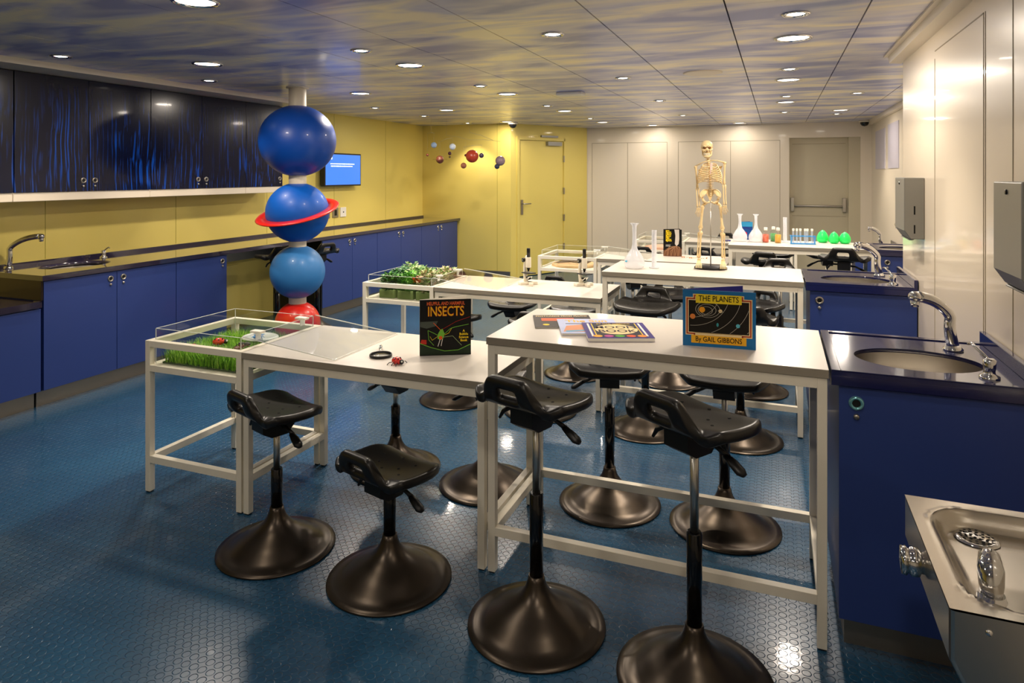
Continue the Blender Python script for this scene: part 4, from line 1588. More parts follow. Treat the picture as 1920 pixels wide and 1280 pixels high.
# microscopes
def microscope(x, y, z, rz, label, s=1.0):
    t = thing('microscope', label, 'microscope', (x, y, z), R(rz))
    M_MW = mat('microscope_cream', (232, 224, 204), 0.35)
    t.scale = (s, s, s)
    b = MB().m(M_MW)
    b.prism([(-0.045, -0.055), (0.0, -0.06), (0.012, 0.0), (0.045, 0.06), (0.01, 0.075), (-0.04, 0.0)], 'z', 0, 0.02)
    b.prism([(-0.04, 0.0), (0.012, 0.0), (0.075, -0.035), (0.085, -0.01), (0.02, 0.04), (-0.04, 0.03)], 'z', 0, 0.02)
    b.build('foot', t, bevel=0.004)
    MB().m(M_MW).tube([(-0.02, 0.0, 0.015), (-0.03, 0.0, 0.07), (-0.035, 0.0, 0.12), (-0.022, 0.0, 0.18), (0.0, 0, 0.2)], [0.017, 0.014, 0.012, 0.013, 0.016], 12).build('arm', t)
    MB().m(M_MW).lathe([(0.019, 0.125), (0.02, 0.13), (0.02, 0.195), (0.017, 0.2)], c=(0.012, 0, 0), n=20).build('tube', t)
    MB().m(M_BLACKP).lathe([(0.0125, 0.2), (0.0125, 0.262), (0.011, 0.265)], c=(0.012, 0, 0), n=18).build('eyepiece', t)
    MB().m(M_BLACKP).lathe([(0.011, 0.125), (0.011, 0.112), (0.007, 0.108), (0.007, 0.098)], c=(0.012, 0, 0), n=14).build('objective', t)
    b = MB().m(M_BLACKP).box(-0.03, 0.06, -0.035, 0.035, 0.083, 0.09)
    b.build('stage', t, bevel=0.002)
    for sy_ in (-1, 1):
        b = MB().m(M_BLACKP).lathe([(0.015, 0.016 * sy_), (0.016, 0.03 * sy_), (0.012, 0.033 * sy_)], c=(-0.018, 0, 0.178), n=18, axis='y')
        b.m(M_RODM).lathe([(0.0, 0.0345 * sy_), (0.008, 0.034 * sy_)], c=(-0.018, 0, 0.178), n=12, axis='y', caps=False)
        b.build('focus_knob', t)
    b = MB().m(M_BLACKP).tube([(-0.02, 0, 0.05), (0.02, 0, 0.055)], 0.006)
    b.m(M_CHROME).obox((0.022, 0, 0.05), (0.014, 0, 0.014), (0, 0.018, 0), (0.001, 0, -0.001))
    b.build('mirror', t)
    return t


microscope(-1.69, 4.60, LO, -35, 'cream microscope nearer the plant tray')
microscope(-1.30, 4.70, LO, -30, 'cream microscope nearer the skeleton table')

# ---------------------------------------------------------------- terrarium contents
def grass_patch(x0, x1, y0, y1, z, n, hmin, hmax, cols, label):
    b = MB()
    ms = [mat('grass_%d' % i, c, 0.5) for i, c in enumerate(cols)]
    for i in range(n):
        x, y = random.uniform(x0, x1), random.uniform(y0, y1)
        h = random.uniform(hmin, hmax)
        a = random.uniform(0, 2 * PI)
        l = random.uniform(0.1, 0.6) * h
        w_ = 0.0016
        dx, dy = math.cos(a), math.sin(a)
        b.m(random.choice(ms))
        P = lambda s_, k: Vector((min(max(x + dx * l * k * k - dy * w_ * s_ * (1 - k * 0.8), x0 - 0.004), x1 + 0.004), min(max(y + dy * l * k * k + dx * w_ * s_ * (1 - k * 0.8), y0 - 0.004), y1 + 0.004), z + h * k))
        v = [b.bm.verts.new(P(s_, k)) for k in (0, 0.5, 1) for s_ in (-1, 1)]
        b._f([v[0], v[1], v[3], v[2]])
        b._f([v[2], v[3], v[5], v[4]])
    b.m(mat('turf_base', (40, 70, 20), 0.8)).box(x0, x1, y0, y1, z, z + 0.008)
    o = b.build('toy_grass')
    return tag(o, label, 'toy grass', kind='stuff')


g0, g1, h0, h1 = -2.795, -2.285, 2.43, 2.915
TZ = 0.6145
grass_patch(g0 + 0.01, g1 - 0.012, h0, h1, TZ, 9000, 0.045, 0.082, [(120, 185, 36), (160, 220, 60), (84, 140, 28), (190, 228, 96)], 'green artificial grass filling the nearest clear tray')
b = MB().m(mat('toy_pond_white', (232, 236, 230), 0.2, coat=0.6)).lathe([(0.0, 0.004), (0.06, 0.004), (0.07, 0.01), (0.08, 0.006), (0.082, 0)], c=(-2.50, 2.78, TZ + 0.072), n=40, sx=1.2, caps=False)
tag(b.build('toy_pond'), 'shiny oval toy pond on the grass in the nearest tray', 'toy pond')
gz = TZ + 0.066
ladybird(-2.60, 2.60, gz, 40, 1.2, 'large red toy bug on the grass, left of the toy pond', (226, 70, 40))
ladybird(-2.66, 2.50, gz, 140, 0.8, 'small red and black toy bug at the left of the grass tray', (200, 30, 24))
ladybird(-2.50, 2.46, gz, 60, 1.1, 'orange toy bug behind the front wall of the grass tray', (236, 140, 90))
ladybird(-2.34, 2.70, gz, 10, 1.0, 'orange toy bug near the hinge side of the grass tray', (240, 150, 70))


def toy_insect(x, y, z, rz, label, m_, wings=None, s=1.0):
    t = thing('toy_insect', label, 'toy insect', (x, y, z), R(rz))
    t.scale = (s, s, s)
    MB().m(m_).sphere((-0.014, 0, 0.01), 0.01, 12, (1.5, 0.8, 0.8)).sphere((0.006, 0, 0.011), 0.007, 12).sphere((0.018, 0, 0.011), 0.0055, 10).build('body', t)
    for sx_ in (-0.004, 0.005, 0.014):
        for sy_ in (-1, 1):
            MB().m(m_).tube([(sx_, sy_ * 0.004, 0.01), (sx_ * 1.5, sy_ * 0.016, 0.014), (sx_ * 2, sy_ * 0.024, 0.0)], 0.0013, 6).build('leg', t)
    if wings:
        for sy_ in (-1, 1):
            b = MB().m(wings)
            b.prism([(-0.02, 0.004 * sy_), (0.015, 0.004 * sy_), (0.03, 0.04 * sy_), (0.0, 0.045 * sy_), (-0.03, 0.03 * sy_)], 'z', 0.016, 0.0175)
            b.build('wing', t)
    return t


toy_insect(-2.46, 2.72, TZ + 0.082, 30, 'blue toy dragonfly standing on the toy pond', mat('toy_blue', (30, 120, 190), 0.4), mat('toy_blue'), 0.9)
toy_insect(-2.42, 2.55, gz, 100, 'brown toy beetle on the grass near the front of the tray', mat('toy_brown', (96, 44, 24), 0.3), None, 1.5)
toy_insect(-2.46, 2.62, gz, 200, 'black toy ant in the middle of the grass tray', M_BLACKP, None, 1.2)


# leafy plants in second tray
def leafy(x, y, z, r, h, cols, label, nleaf=60, group='artificial plants in the second tray'):
    t = thing('artificial_plant', label, 'plant', (x, y, z), 0, group)
    MB().m(mat('foam_green', (138, 160, 96), 0.8)).box(-r * 0.92, r * 0.92, -r * 0.92, r * 0.92, 0, 0.062).build('foam_block', t, bevel=0.003)
    b = MB()
    ms = [mat('leaf_%d_%d_%d' % c, c, 0.45) for c in cols]
    for i in range(nleaf):
        a = random.uniform(0, 2 * PI)
        rr = r * math.sqrt(random.random())
        ph = random.uniform(0.06, h) * (1 - 0.15 * rr / r)
        c = Vector((rr * math.cos(a), rr * math.sin(a), ph))
        d = Vector((math.cos(a + random.uniform(-1, 1)), math.sin(a + random.uniform(-1, 1)), random.uniform(-0.2, 0.9))).normalized()
        sd = d.cross(Vector((random.uniform(-.3, .3), random.uniform(-.3, .3), 1))).normalized()
        L_ = random.uniform(0.02, 0.038)
        w_ = L_ * 0.36
        nn = d.cross(sd) * 0.0035
        b.m(random.choice(ms))
        v = [b.bm.verts.new(p) for p in (c, c + d * L_ * 0.4 + sd * w_, c + d * L_ * 0.5 + nn, c + d * L_ * 0.4 - sd * w_, c + d * L_)]
        b._f([v[0], v[1], v[2]], True)
        b._f([v[0], v[2], v[3]], True)
        b._f([v[1], v[4], v[2]], True)
        b._f([v[2], v[4], v[3]], True)
    for i in range(5):
        a = 2 * PI * i / 5
        b.m(ms[0]).tube([(0, 0, 0.06), (0.3 * r * math.cos(a), 0.3 * r * math.sin(a), h * 0.6), (0.7 * r * math.cos(a), 0.7 * r * math.sin(a), h * 0.85)], 0.0012, 5)
    b.build('foliage', t)
    return t


pal = [[(60, 120, 50), (90, 150, 60), (40, 84, 40)], [(150, 190, 110), (200, 210, 160), (90, 140, 70)], [(110, 180, 60), (140, 200, 80), (70, 130, 50)], [(40, 90, 50), (70, 120, 70), (100, 150, 90)], [(180, 190, 130), (120, 150, 80), (210, 180, 150)]]
names = ['dark green bushy clump', 'pale cream-edged clump', 'bright green clump', 'deep green round-leaved clump', 'mottled pinkish clump']
places = ['front left of the leafy tray', 'front middle of the leafy tray', 'front right of the leafy tray', 'middle left of the leafy tray', 'centre of the leafy tray',
          'middle right of the leafy tray', 'back left of the leafy tray', 'back middle of the leafy tray', 'back right of the leafy tray']
q = 0
for j in range(3):
    for i in range(3):
        k = (i * 2 + j * 3 + i * j) % 5
        leafy(-2.705 + 0.155 * i + 0.005, 4.385 + 0.155 * j, TZ, 0.072, 0.185 + 0.02 * ((i + j) % 3), pal[k], 'artificial %s, %s' % (names[k], places[q]), 520)
        q += 1
t = thing('toy_butterfly', 'bright orange toy butterfly at the front of the leafy tray', 'toy insect', (-2.47, 4.36, TZ + 0.135), R(20))
b = MB().m(mat('butterfly_orange', (244, 92, 20), 0.4))
b.tube([(0, 0, -0.02), (0, 0, 0.03)], 0.004, 8)
b.build('body', t)
for sx_ in (-1, 1):
    MB().m(mat('butterfly_orange')).prism([(0.002 * sx_, -0.012), (0.028 * sx_, -0.02), (0.03 * sx_, 0.008), (0.04 * sx_, 0.034), (0.018 * sx_, 0.026), (0.002 * sx_, 0.008)], 'y', -0.001, 0.001).build('wing', t)

# sand and twigs in the third tray, pink in the fourth
b = MB().m(noise_bump(mat('sand', (214, 180, 134), 0.8), 120, 0.5, 0.004))
b.lathe([(1.0, 0.0), (0.98, 0.018), (0.8, 0.028), (0.4, 0.034), (0, 0.036)], c=(-1.9, Y3 + 0.294, TZ), n=48, sx=0.235, sy=0.235, caps=False)
tag(b.build('sand_bed'), 'low bed of tan sand in the third clear tray', 'sand', kind='stuff')
t = thing('twig_bundle', 'bundle of grey-brown twigs lying on the sand', 'twigs', (-1.9, Y3 + 0.25, TZ + 0.03))
for i in range(14):
    a = random.uniform(-0.25, 0.25)
    y = random.uniform(-0.12, 0.14)
    MB().m(mat('twig_brown', (112, 96, 78), 0.7)).tube([(-0.17 + 0.03 * random.random(), y - a * 0.15, 0.006), (0, y + random.uniform(-.02, .02), 0.02 + 0.015 * random.random()), (0.16, y + a * 0.15, 0.01)], [0.003, 0.005, 0.0025], 6).build('twig', t)
b = MB().m(mat('pink_sand', (226, 176, 150), 0.7)).lathe([(1.0, 0), (0.95, 0.02), (0.5, 0.035), (0, 0.04)], c=(-1.32, Y4 + 0.294, TZ), n=40, sx=0.235, sy=0.235, caps=False)
tag(b.build('pink_sand_bed'), 'pinkish sand bed in the farthest clear tray', 'sand', kind='stuff')


# ================================================================ GLASSWARE
def flask(x, y, z, h, r, label, liquid=None):
    t = thing('volumetric_flask', label, 'flask', (x, y, z))
    nr = r * 0.19
    MB().m(M_MILK).lathe([(r * 0.55, 0), (r * 0.9, 0.008), (r, r * 0.55), (r * 0.93, r * 0.95), (r * 0.6, r * 1.5), (r * 0.3, r * 1.9), (nr * 1.1, r * 2.4), (nr, h * 0.75), (nr * 1.15, h * 0.94), (nr * 2.2, h - 0.002), (nr * 2.2, h)], n=36, caps=False).build('body', t)
    if liquid:
        MB().m(mat('cyan_mark', (90, 190, 230), 0.4)).sphere((-r * 0.62, -r * 0.76, r * 0.75), 0.008, 10, (1.3, 0.3, 0.8)).build('label_mark', t)
    return t


flask(-0.885, 4.47, HI, 0.30, 0.068, 'milky long-necked flask at the near end of the skeleton table', True)
flask(-0.325, 6.62, HI, 0.255, 0.066, 'milky long-necked flask overlapping the small blue book')
flask(-0.185, 6.62, HI, 0.255, 0.066, 'milky long-necked flask next to the red bottle')


def cylinder(x, y, z, h, r, label):
    t = thing('measuring_cylinder', label, 'measuring cylinder', (x, y, z))
    MB().m(M_MILK).lathe([(r, 0.008), (r, h), (r * 1.12, h + 0.002)], n=24, caps=False).build('barrel', t)
    MB().m(M_MILK).lathe([(r * 2.0, 0), (r * 2.0, 0.006), (r * 1.1, 0.01)], n=24).build('foot', t)
    b = MB().m(mat('pale_marking', (150, 160, 180), 0.5))
    for i in range(10):
        b.box(-0.006, 0.006, -r - 0.0008, -r, 0.04 + i * h * 0.085, 0.0412 + i * h * 0.085)
    b.build('graduation', t)
    return t


cylinder(-0.765, 4.53, HI, 0.25, 0.0165, 'tall milky measuring cylinder beside the flask on the skeleton table')
cylinder(0.065, 6.70, HI, 0.225, 0.017, 'tall milky measuring cylinder between the bottles and the test tubes')


def bottle(x, y, z, label, rgb):
    t = thing('sample_bottle', label, 'bottle', (x, y, z), 0, 'coloured sample bottles')
    r = 0.028
    MB().m(M_GLASS).lathe([(r, 0), (r, 0.085), (r * 0.8, 0.1), (r * 0.48, 0.106), (r * 0.48, 0.12)], n=24).build('glass', t)
    MB().m(mat('liquid_%d_%d_%d' % rgb, rgb, 0.3)).lathe([(r * 0.93, 0.003), (r * 0.93, 0.075), (0, 0.0755)], n=24, caps=True).build('liquid', t)
    MB().m(M_PAPER).lathe([(r * 0.55, 0.112), (r * 0.55, 0.135), (r * 0.4, 0.138), (0, 0.138)], n=20, caps=False).build('cap', t)
    return t


bottle(-0.10, 6.60, HI, 'sample bottle of coral red liquid', (232, 106, 78))
bottle(-0.035, 6.72, HI, 'sample bottle of green liquid', (84, 164, 92))
bottle(0.005, 6.60, HI, 'sample bottle of amber yellow liquid', (232, 174, 60))

t = thing('test_tube_rack', 'light blue test tube rack on the bottle table', 'rack', (0.21, 6.56, HI), R(6))
M_RACK = mat('rack_blue', (60, 150, 215), 0.35)
MB().m(M_RACK).box(-0.105, 0.105, -0.03, 0.03, 0, 0.008).build('rack_base', t, bevel=0.001)
b = MB().m(M_RACK)
for y in (-0.03, 0.024):
    b.box(-0.105, 0.105, y, y + 0.006, 0.068, 0.076)
for i in range(8):
    b.box(-0.105 + i * 0.0292, -0.1 + i * 0.0292, -0.024, 0.024, 0.068, 0.076)
b.build('rack_top', t)
for x in (-0.1, 0.094):
    MB().m(M_RACK).box(x, x + 0.008, -0.03, 0.03, 0.008, 0.076).build('rack_side', t)
CR, SR = math.cos(R(6)), math.sin(R(6))
for i, k in enumerate((0, 1, 2, 3.35, 4, 5.3)):
    lx = -0.078 + k * 0.0292
    tt = thing('test_tube', 'capped clear test tube standing in the blue rack', 'test tube', (0.21 + lx * CR, 6.56 + lx * SR, HI + 0.009), 0, 'test tubes in the blue rack')
    MB().m(M_TUBE).lathe([(0.0, 0), (0.006, 0.003), (0.009, 0.01), (0.009, 0.115)], n=16, caps=False).build('tube', tt)
    MB().m(M_PAPER).lathe([(0.0095, 0.108), (0.0095, 0.128), (0.0, 0.13)], n=14, caps=False).build('cap', tt)

# green cone-topped shapes
for x, y, r, hk, s in ((0.385, 6.78, 0.052, 1.35, 'translucent green pointed shape, largest, nearest the test tubes'), (0.475, 6.72, 0.045, 1.35, 'translucent green pointed shape between the other two'), (0.565, 6.74, 0.05, 1.15, 'translucent green rounded shape, farthest from the test tubes')):
    t = thing('green_egg', s, 'model', (x, y, HI))
    MB().m(M_GREENPL).lathe([(r * 0.5, 0), (r * 0.9, 0.012), (r, 0.035), (r * 0.9, 0.06), (r * 0.6, 0.06 + r * 0.45 * hk), (r * 0.2, 0.06 + r * 0.72 * hk), (0, 0.06 + r * 0.8 * hk)], n=8 if hk > 1.2 else 24, smooth=True).build('shell', t)

# bones on the third low table
random.seed(3)
for i in range(7):
    x = -0.84 + i * 0.036
    y = 6.62 + 0.03 * math.sin(i * 2.1)
    a = i * 1.3
    t_ = MB().m(mat('bone_bits_%d' % (i % 2), ((206, 140, 90), (232, 222, 200))[i % 2], 0.5))
    dx, dy = 0.016 * math.cos(a), 0.016 * math.sin(a)
    t_.tube([(x - dx, y - dy, LO + 0.006), (x, y, LO + 0.007), (x + dx, y + dy, LO + 0.006)], [0.006, 0.003, 0.006], 8)
    tag(t_.build('bone_piece'), 'small loose bone piece beside the black upright book', 'bone', 'loose bone pieces')
b = MB().m(ink('navy', (34, 34, 120))).box(-0.62, -0.46, 8.42, 8.52, LO, LO + 0.008)
tag(b.build('flat_folder'), 'dark blue flat booklet on the farthest low table', 'booklet')

# ================================================================ SKELETON
S = 0.00354
t = thing('skeleton_model', 'cream plastic human skeleton model on a black oval stand', 'skeleton', (-0.41, 4.62, HI), R(5))


def K(u, v, d=0.0):
    return Vector(((u - 1333) * S, -d, (505 - v) * S))


MB().m(M_BLACKP).lathe([(1.0, 0), (1.0, 0.012), (0.93, 0.02), (0, 0.021)], n=44, sx=0.105, sy=0.07).build('stand_base', t)
MB().m(M_RODM).tube([(0, 0.0, 0.018), (0, 0.012, 0.45)], 0.0035, 10).build('stand_rod', t)
# skull
b = MB().m(M_BONE)
sk = K(1326, 277, -0.004)
b.sphere(sk + Vector((0, 0.012, 0.004)), 0.040, 28, (0.98, 1.15, 0.98))
b.sphere(sk + Vector((0.002, -0.014, -0.024)), 0.030, 20, (0.9, 0.85, 0.95))
for sx_ in (-1, 1):
    b.tube([sk + Vector((sx_ * 0.034, 0.0, -0.016)), sk + Vector((sx_ * 0.028, -0.028, -0.022)), sk + Vector((sx_ * 0.014, -0.038, -0.026))], [0.005, 0.006, 0.006], 8)
    b.tube([sk + Vector((sx_ * 0.03, -0.022, -0.002)), sk + Vector((sx_ * 0.016, -0.038, 0.003)), sk + Vector((sx_ * 0.004, -0.038, -0.002))], [0.005, 0.006, 0.005], 8)
b.m(M_BONED)
for sx_ in (-1, 1):
    b.sphere(sk + Vector((sx_ * 0.015 + 0.002, -0.0345, -0.009)), 0.0095, 14, (1.05, 0.6, 0.9))
b.prism([(sk.x + 0.002 - 0.005, sk.z - 0.036), (sk.x + 0.002 + 0.005, sk.z - 0.036), (sk.x + 0.002, sk.z - 0.020)], 'y', sk.y - 0.0415, sk.y - 0.030)
skull = b.build('skull', t)
b = MB().m(M_BONE)
b.tube([sk + Vector((-0.028, 0.0, -0.028)), sk + Vector((-0.024, -0.008, -0.055)), sk + Vector((-0.012, -0.032, -0.066)), sk + Vector((0.003, -0.04, -0.068)), sk + Vector((0.016, -0.032, -0.066)), sk + Vector((0.028, -0.008, -0.055)), sk + Vector((0.03, 0.0, -0.028))], [0.004, 0.006, 0.007, 0.008, 0.007, 0.006, 0.004], 10)
b.m(mat('tooth', (232, 222, 196), 0.5))
for k_ in range(8):
    a = R(-60 + k_ * 17)
    for zq in (-0.048, -0.056):
        b.sphere(sk + Vector((0.002 + 0.019 * math.sin(a), -0.022 - 0.018 * math.cos(a), zq)), 0.0038, 8, (0.8, 0.8, 1.1))
b.build('jaw', skull)
# spine
b = MB().m(M_BONE)
sp = [K(1327, 296, -0.01), K(1329, 306, -0.018), K(1331, 322, -0.028), K(1332, 340, -0.024), K(1332, 355, -0.012), K(1332, 368, -0.02)]
def along(pts, k):
    x = k * (len(pts) - 1)
    i = min(int(x), len(pts) - 2)
    return pts[i].lerp(pts[i + 1], x - i)
for i in range(24):
    p = along(sp, i / 23)
    r = 0.0075 + 0.006 * i / 23
    b.lathe([(r, -0.0042), (r * 0.85, 0), (r, 0.0042)], c=p, n=12)
    b.tube([p + Vector((-r * 1.9, 0.008, 0)), p + Vector((0, 0.01, 0)), p + Vector((r * 1.9, 0.008, 0))], 0.002, 6)
    b.tube([p, p + Vector((0, 0.024, -0.004))], [0.003, 0.002], 6)
b.tube([p_ for p_ in sp], 0.005, 8)
b.build('spine', t)
# ribs
rc = MB().m(M_BONE)
for i in range(11):
    k = i / 10
    zc = K(0, 308 + 33 * k).z
    w_ = 0.030 + 0.040 * math.sin(PI * min(0.5, 0.08 + k * 0.6)) - 0.008 * max(0, k - 0.7)
    dpt = 0.035 + 0.025 * math.sin(PI * (0.2 + 0.6 * k))
    cx = (1331.5 - 1333) * S
    for sx_ in (-1, 1):
        pts = []
        end = 1.0 if i < 7 else 0.86 - 0.12 * (i - 7)
        for q in range(13):
            a = PI * (q / 12) * end
            x = w_ * math.sin(a) * (1.0 if a < PI / 2 else 1.0) + (0.008 if q == 12 else 0.01 * math.cos(a / 2))
            y = 0.028 + (-dpt) * (1 - math.cos(a)) * 0.8 + 0.0
            z = zc - 0.036 * (1 - math.cos(min(a, PI * 0.8))) * 0.5 + (0.012 * max(0, a / PI - 0.75) * 4)
            pts.append((cx + sx_ * x, y, z))
        rc.tube(pts, 0.0030, 6, 1.3)
rcage = rc.build('rib_cage', t)
MB().m(mat('sternum_pale', (232, 206, 196), 0.5)).obox(K(1334, 318, 0.058), Vector((0.0075, 0, 0.0005)), Vector((0, 0.003, 0)), Vector((0.001, 0.002, 0.036))).build('sternum', rcage, bevel=0.002)
b = MB().m(M_BONE)
for (u, v) in ((1307, 311), (1357, 305)):
    b.tube([K(1332, 303, 0.035), K((1332 + u) / 2, (303 + v) / 2 - 1, 0.035), K(u, v + 1.5, 0.005)], [0.004, 0.0035, 0.005], 8)
b.build('collarbone', t)
for sx_, (u, v) in ((-1, (1314, 322)), (1, (1350, 316))):
    b = MB().m(M_BONE)
    p = K(u, v, -0.03)
    b.prism([(p.x - 0.016, p.z + 0.008), (p.x + 0.016, p.z + 0.012), (p.x + 0.006 * -sx_, p.z - 0.035)], 'y', p.y - 0.003, p.y + 0.003)
    b.build('shoulder_blade', t, bevel=0.001)
# pelvis
b = MB().m(M_BONE)
for sx_ in (-1, 1):
    c = K(1332.5 + sx_ * 9.5, 367, 0.0)
    # iliac wing: curved sheet
    g = []
    for i in range(8):
        row = []
        for j in range(6):
            a = R(-35 + 150 * i / 7)
            rr = 0.008 + 0.033 * j / 5
            row.append(b.bm.verts.new(c + Vector((sx_ * (rr * math.cos(a) * 0.9 - 0.006), -0.02 + 0.03 * (j / 5) * math.sin(a * 0.6) - 0.012 * math.cos(a), rr * math.sin(a) * 0.85))))
        g.append(row)
    for i in range(7):
        for j in range(5):
            b._f([g[i][j], g[i + 1][j], g[i + 1][j + 1], g[i][j + 1]], True)
    # rim
    b.tube([g[i][5].co.copy() for i in range(8)], 0.0042, 8)
    b.tube([c + Vector((sx_ * 0.018, -0.01, -0.02)), c + Vector((sx_ * 0.012, -0.02, -0.04)), c + Vector((-sx_ * 0.012, -0.026, -0.052)), c + Vector((-sx_ * 0.03, -0.028, -0.045))], [0.009, 0.007, 0.006, 0.006], 8)
    b.tube([c + Vector((sx_ * 0.012, -0.005, -0.03)), c + Vector((sx_ * 0.004, 0.0, -0.055)), c + Vector((-sx_ * 0.012, -0.016, -0.056))], [0.007, 0.008, 0.005], 8)
b.prism([(K(1324, 0).x, K(0, 360).z), (K(1340, 0).x, K(0, 360).z), (K(1332, 0).x, K(0, 380).z)], 'y', 0.012, 0.024)
pel = b.build('pelvis', t)
so = pel.modifiers.new('s', 'SOLIDIFY')
so.thickness = 0.003


def bone(b, p, q, r0, rm, r1, n=9):
    p, q = Vector(p), Vector(q)
    b.tube([p, p.lerp(q, .08), p.lerp(q, .2), p.lerp(q, .5), p.lerp(q, .8), p.lerp(q, .92), q], [r0 * .6, r0, (r0 + rm) / 2 * .8, rm, (r1 + rm) / 2 * .8, r1, r1 * .6], n)


for sd, pts in (('a', [(1306, 315), (1309, 354), (1311, 390)]), ('b', [(1358, 308), (1357, 348), (1358, 385)])):
    sx_ = -1 if sd == 'a' else 1
    sh, el, wr = (K(pts[0][0], pts[0][1], 0.0), K(pts[1][0], pts[1][1], 0.0), K(pts[2][0], pts[2][1], 0.03))
    b = MB().m(M_BONE)
    b.sphere(sh, 0.011, 12)
    bone(b, sh, el, 0.009, 0.0055, 0.010)
    arm = b.build('upper_arm_bone', t)
    b = MB().m(M_BONE)
    bone(b, el + Vector((-0.007, 0, 0)), wr + Vector((-0.006, 0, 0)), 0.006, 0.0038, 0.007)
    bone(b, el + Vector((0.007, 0, 0)), wr + Vector((0.008, 0, 0)), 0.007, 0.0038, 0.005)
    b.build('forearm_bones', t)
    b = MB().m(M_BONE)
    for i in range(8):
        b.sphere(wr + Vector((-0.009 + 0.006 * (i % 4), -0.001, -0.006 - 0.006 * (i // 4))), 0.004, 8)
    for i in range(5):
        x0 = -0.01 + i * 0.005
        L_ = (0.030, 0.046, 0.05, 0.047, 0.038)[i if sx_ < 0 else 4 - i]
        p0 = wr + Vector((x0, -0.002, -0.014))
        sp_ = (i - 2) * 0.0035
        seg = [p0, p0 + Vector((sp_ * 0.5, -0.004, -L_ * 0.45)), p0 + Vector((sp_, -0.004, -L_ * 0.7)), p0 + Vector((sp_ * 1.1, 0.002, -L_ * 0.88)), p0 + Vector((sp_ * 1.1, 0.006, -L_))]
        for a_, c_ in zip(seg, seg[1:]):
            bone(b, a_, c_, 0.0028, 0.0018, 0.0025, 6)
    b.build('hand_bones', t)
for sd, pts in (('a', [(1319, 386), (1314.5, 431), (1312, 484)]), ('b', [(1350, 386), (1354, 432), (1355, 484)])):
    sx_ = -1 if sd == 'a' else 1
    hp, kn, an = K(*pts[0], 0.005), K(*pts[1], 0.01), K(*pts[2], 0.0)
    b = MB().m(M_BONE)
    b.sphere(hp + Vector((-sx_ * 0.012, 0, 0.008)), 0.011, 12)
    b.tube([hp + Vector((-sx_ * 0.012, 0, 0.006)), hp + Vector((sx_ * 0.004, 0, 0))], 0.008, 8)
    bone(b, hp, kn, 0.013, 0.0075, 0.015, 12)
    b.build('thigh_bone', t)
    b = MB().m(M_BONE)
    b.sphere(kn + Vector((0, -0.014, 0.0)), 0.009, 10, (1, .5, 1.1))
    bone(b, kn + Vector((-sx_ * 0.003, 0, -0.012)), an + Vector((-sx_ * 0.004, 0, 0)), 0.014, 0.006, 0.009, 10)
    bone(b, kn + Vector((sx_ * 0.012, 0.004, -0.02)), an + Vector((sx_ * 0.010, 0.002, -0.003)), 0.006, 0.0032, 0.006, 8)
    b.build('shin_bones', t)
    b = MB().m(M_BONE)
    b.sphere(an + Vector((0, 0.012, -0.022)), 0.012, 10, (.8, 1.2, 1))
    b.sphere(an + Vector((0, -0.006, -0.014)), 0.012, 10)
    for i in range(5):
        x0 = -0.014 + i * 0.007
        zf = 0.027
        p0 = an + Vector((x0 * 0.6, -0.014, -0.02))
        p1 = Vector((an.x + x0 * 1.1, an.y - 0.052, zf + 0.008))
        p2 = Vector((an.x + x0 * 1.25, an.y - 0.074, zf - 0.002))
        p3 = Vector((an.x + x0 * 1.25, an.y - 0.086, zf - 0.012))
        bone(b, p0, p1, 0.0048, 0.0028, 0.0042, 6)
        bone(b, p1, p2, 0.0036, 0.0024, 0.0032, 6)
        bone(b, p2, p3, 0.003, 0.0022, 0.0028, 6)
    b.build('foot_bones', t)

# ================================================================ PLANET MOBILE
F, HY = 1264.0, 326.0
cs, sn = math.cos(YAW), math.sin(YAW)


def at(u, v, d):
    l = (u - 960) / F * d
    return Vector((-sn * d + cs * l, cs * d + sn * l, 1.535 - (v - HY) / F * d))


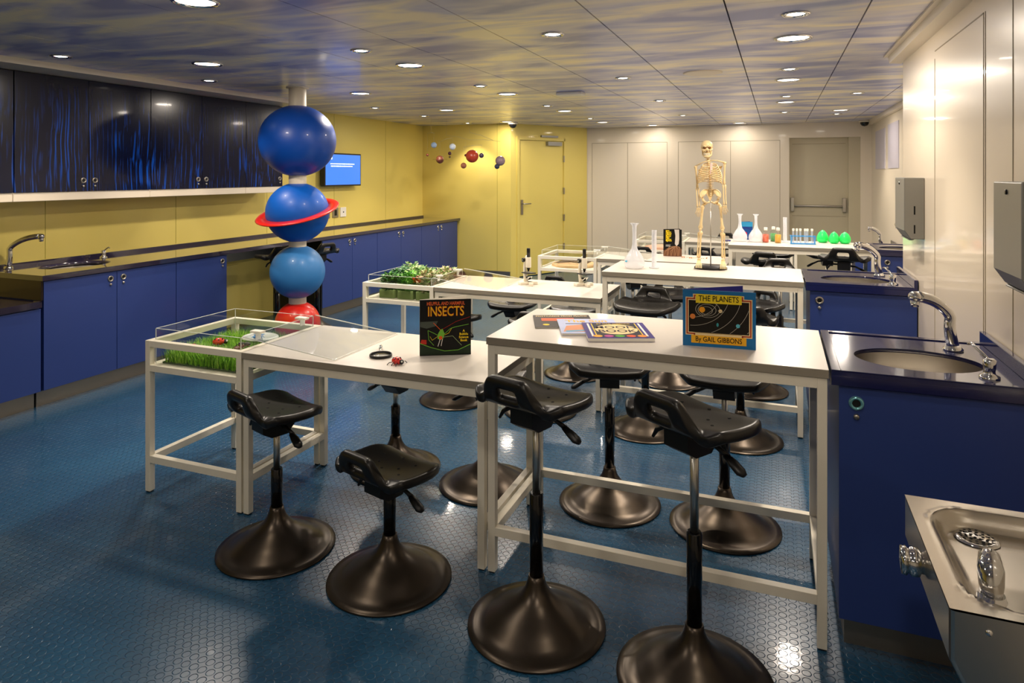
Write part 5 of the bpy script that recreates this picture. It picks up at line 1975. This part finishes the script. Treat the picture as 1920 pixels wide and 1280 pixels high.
MD = 9.0
t = thing('planet_mobile', 'hanging mobile of small planet balls in the yellow corner', 'mobile', (0, 0, 0))
balls = [(813.5, 272, 5.6, (150, 175, 205), 'pale_blue'), (801.5, 290.5, 2.6, (120, 60, 44), 'brown_dot'), (825, 299, 7.6, (110, 58, 40), 'ringed_brown'), (848.5, 275, 6.1, (220, 232, 245), 'bluish_white'),
         (843.2, 287.5, 3.4, (70, 24, 36), 'maroon'), (843.5, 294.2, 2.1, (90, 70, 40), 'tiny_olive'), (885.3, 292.8, 12.2, (176, 62, 36), 'large_red'), (873, 291, 2.5, (110, 40, 30), 'small_maroon'),
         (902.7, 291.5, 4.7, (70, 60, 84), 'slate'), (869.3, 310.4, 5.5, (150, 92, 66), 'clay'), (938, 301.5, 9.3, (140, 118, 128), 'banded_grey'), (932, 312, 4.9, (48, 56, 80), 'dark_slate')]
Mw = mat('fine_wire', (190, 186, 170), 0.3, 1.0)
wires = {(813.5, 272): 250, (801.5, 290.5): 250, (825, 299): 266, (848.5, 275): 258, (843.2, 287.5): 266, (885.3, 292.8): 272, (902.7, 291.5): 272, (869.3, 310.4): 276, (938, 301.5): 265, (932, 312): 265}
for u, v, r, c, nm in balls:
    rr = r / F * MD
    ball = MB().m(mat('planet_' + nm, c, 0.25, coat=0.4)).sphere(at(u, v, MD), rr, 24).build('planet_ball', t)
    tag(ball, nm.replace('_', ' ') + ' planet ball')
    if nm == 'ringed_brown':
        MB().m(mat('planet_' + nm)).lathe([(rr * 1.2, 0.001), (rr * 1.8, 0.001), (rr * 1.8, -0.001), (rr * 1.2, -0.001)], c=at(u, v, MD), n=32, caps=False).build('saturn_ring', ball)
    z1 = at(u, wires.get((u, v), 266), MD)
    MB().m(Mw).tube([at(u, v, MD), z1], 0.0008, 5).build('thread', t)
for a_, c_ in (((801, 250), (815, 250)), ((825, 266), (848, 258)), ((837, 254), (880, 262)), ((868, 276), (904, 272)), ((880, 262), (938, 265)), ((880, 248), (925, 263))):
    p, q = at(*a_, MD), at(*c_, MD)
    MB().m(Mw).tube([p, (p + q) / 2 + Vector((0, 0, 0.012)), q], 0.0016, 6).build('wire_arm', t)
MB().m(Mw).tube([at(880, 248, MD), Vector((at(880, 248, MD).x, at(880, 248, MD).y, ZC))], 0.0009, 5).build('thread', t)
MB().m(Mw).tube([at(808, 250, MD), Vector((at(808, 250, MD).x, at(808, 250, MD).y, ZC))], 0.0009, 5).build('thread', t)
MB().m(Mw).tube([at(837, 254, MD), Vector((at(837, 254, MD).x, at(837, 254, MD).y, ZC))], 0.0009, 5).build('thread', t)
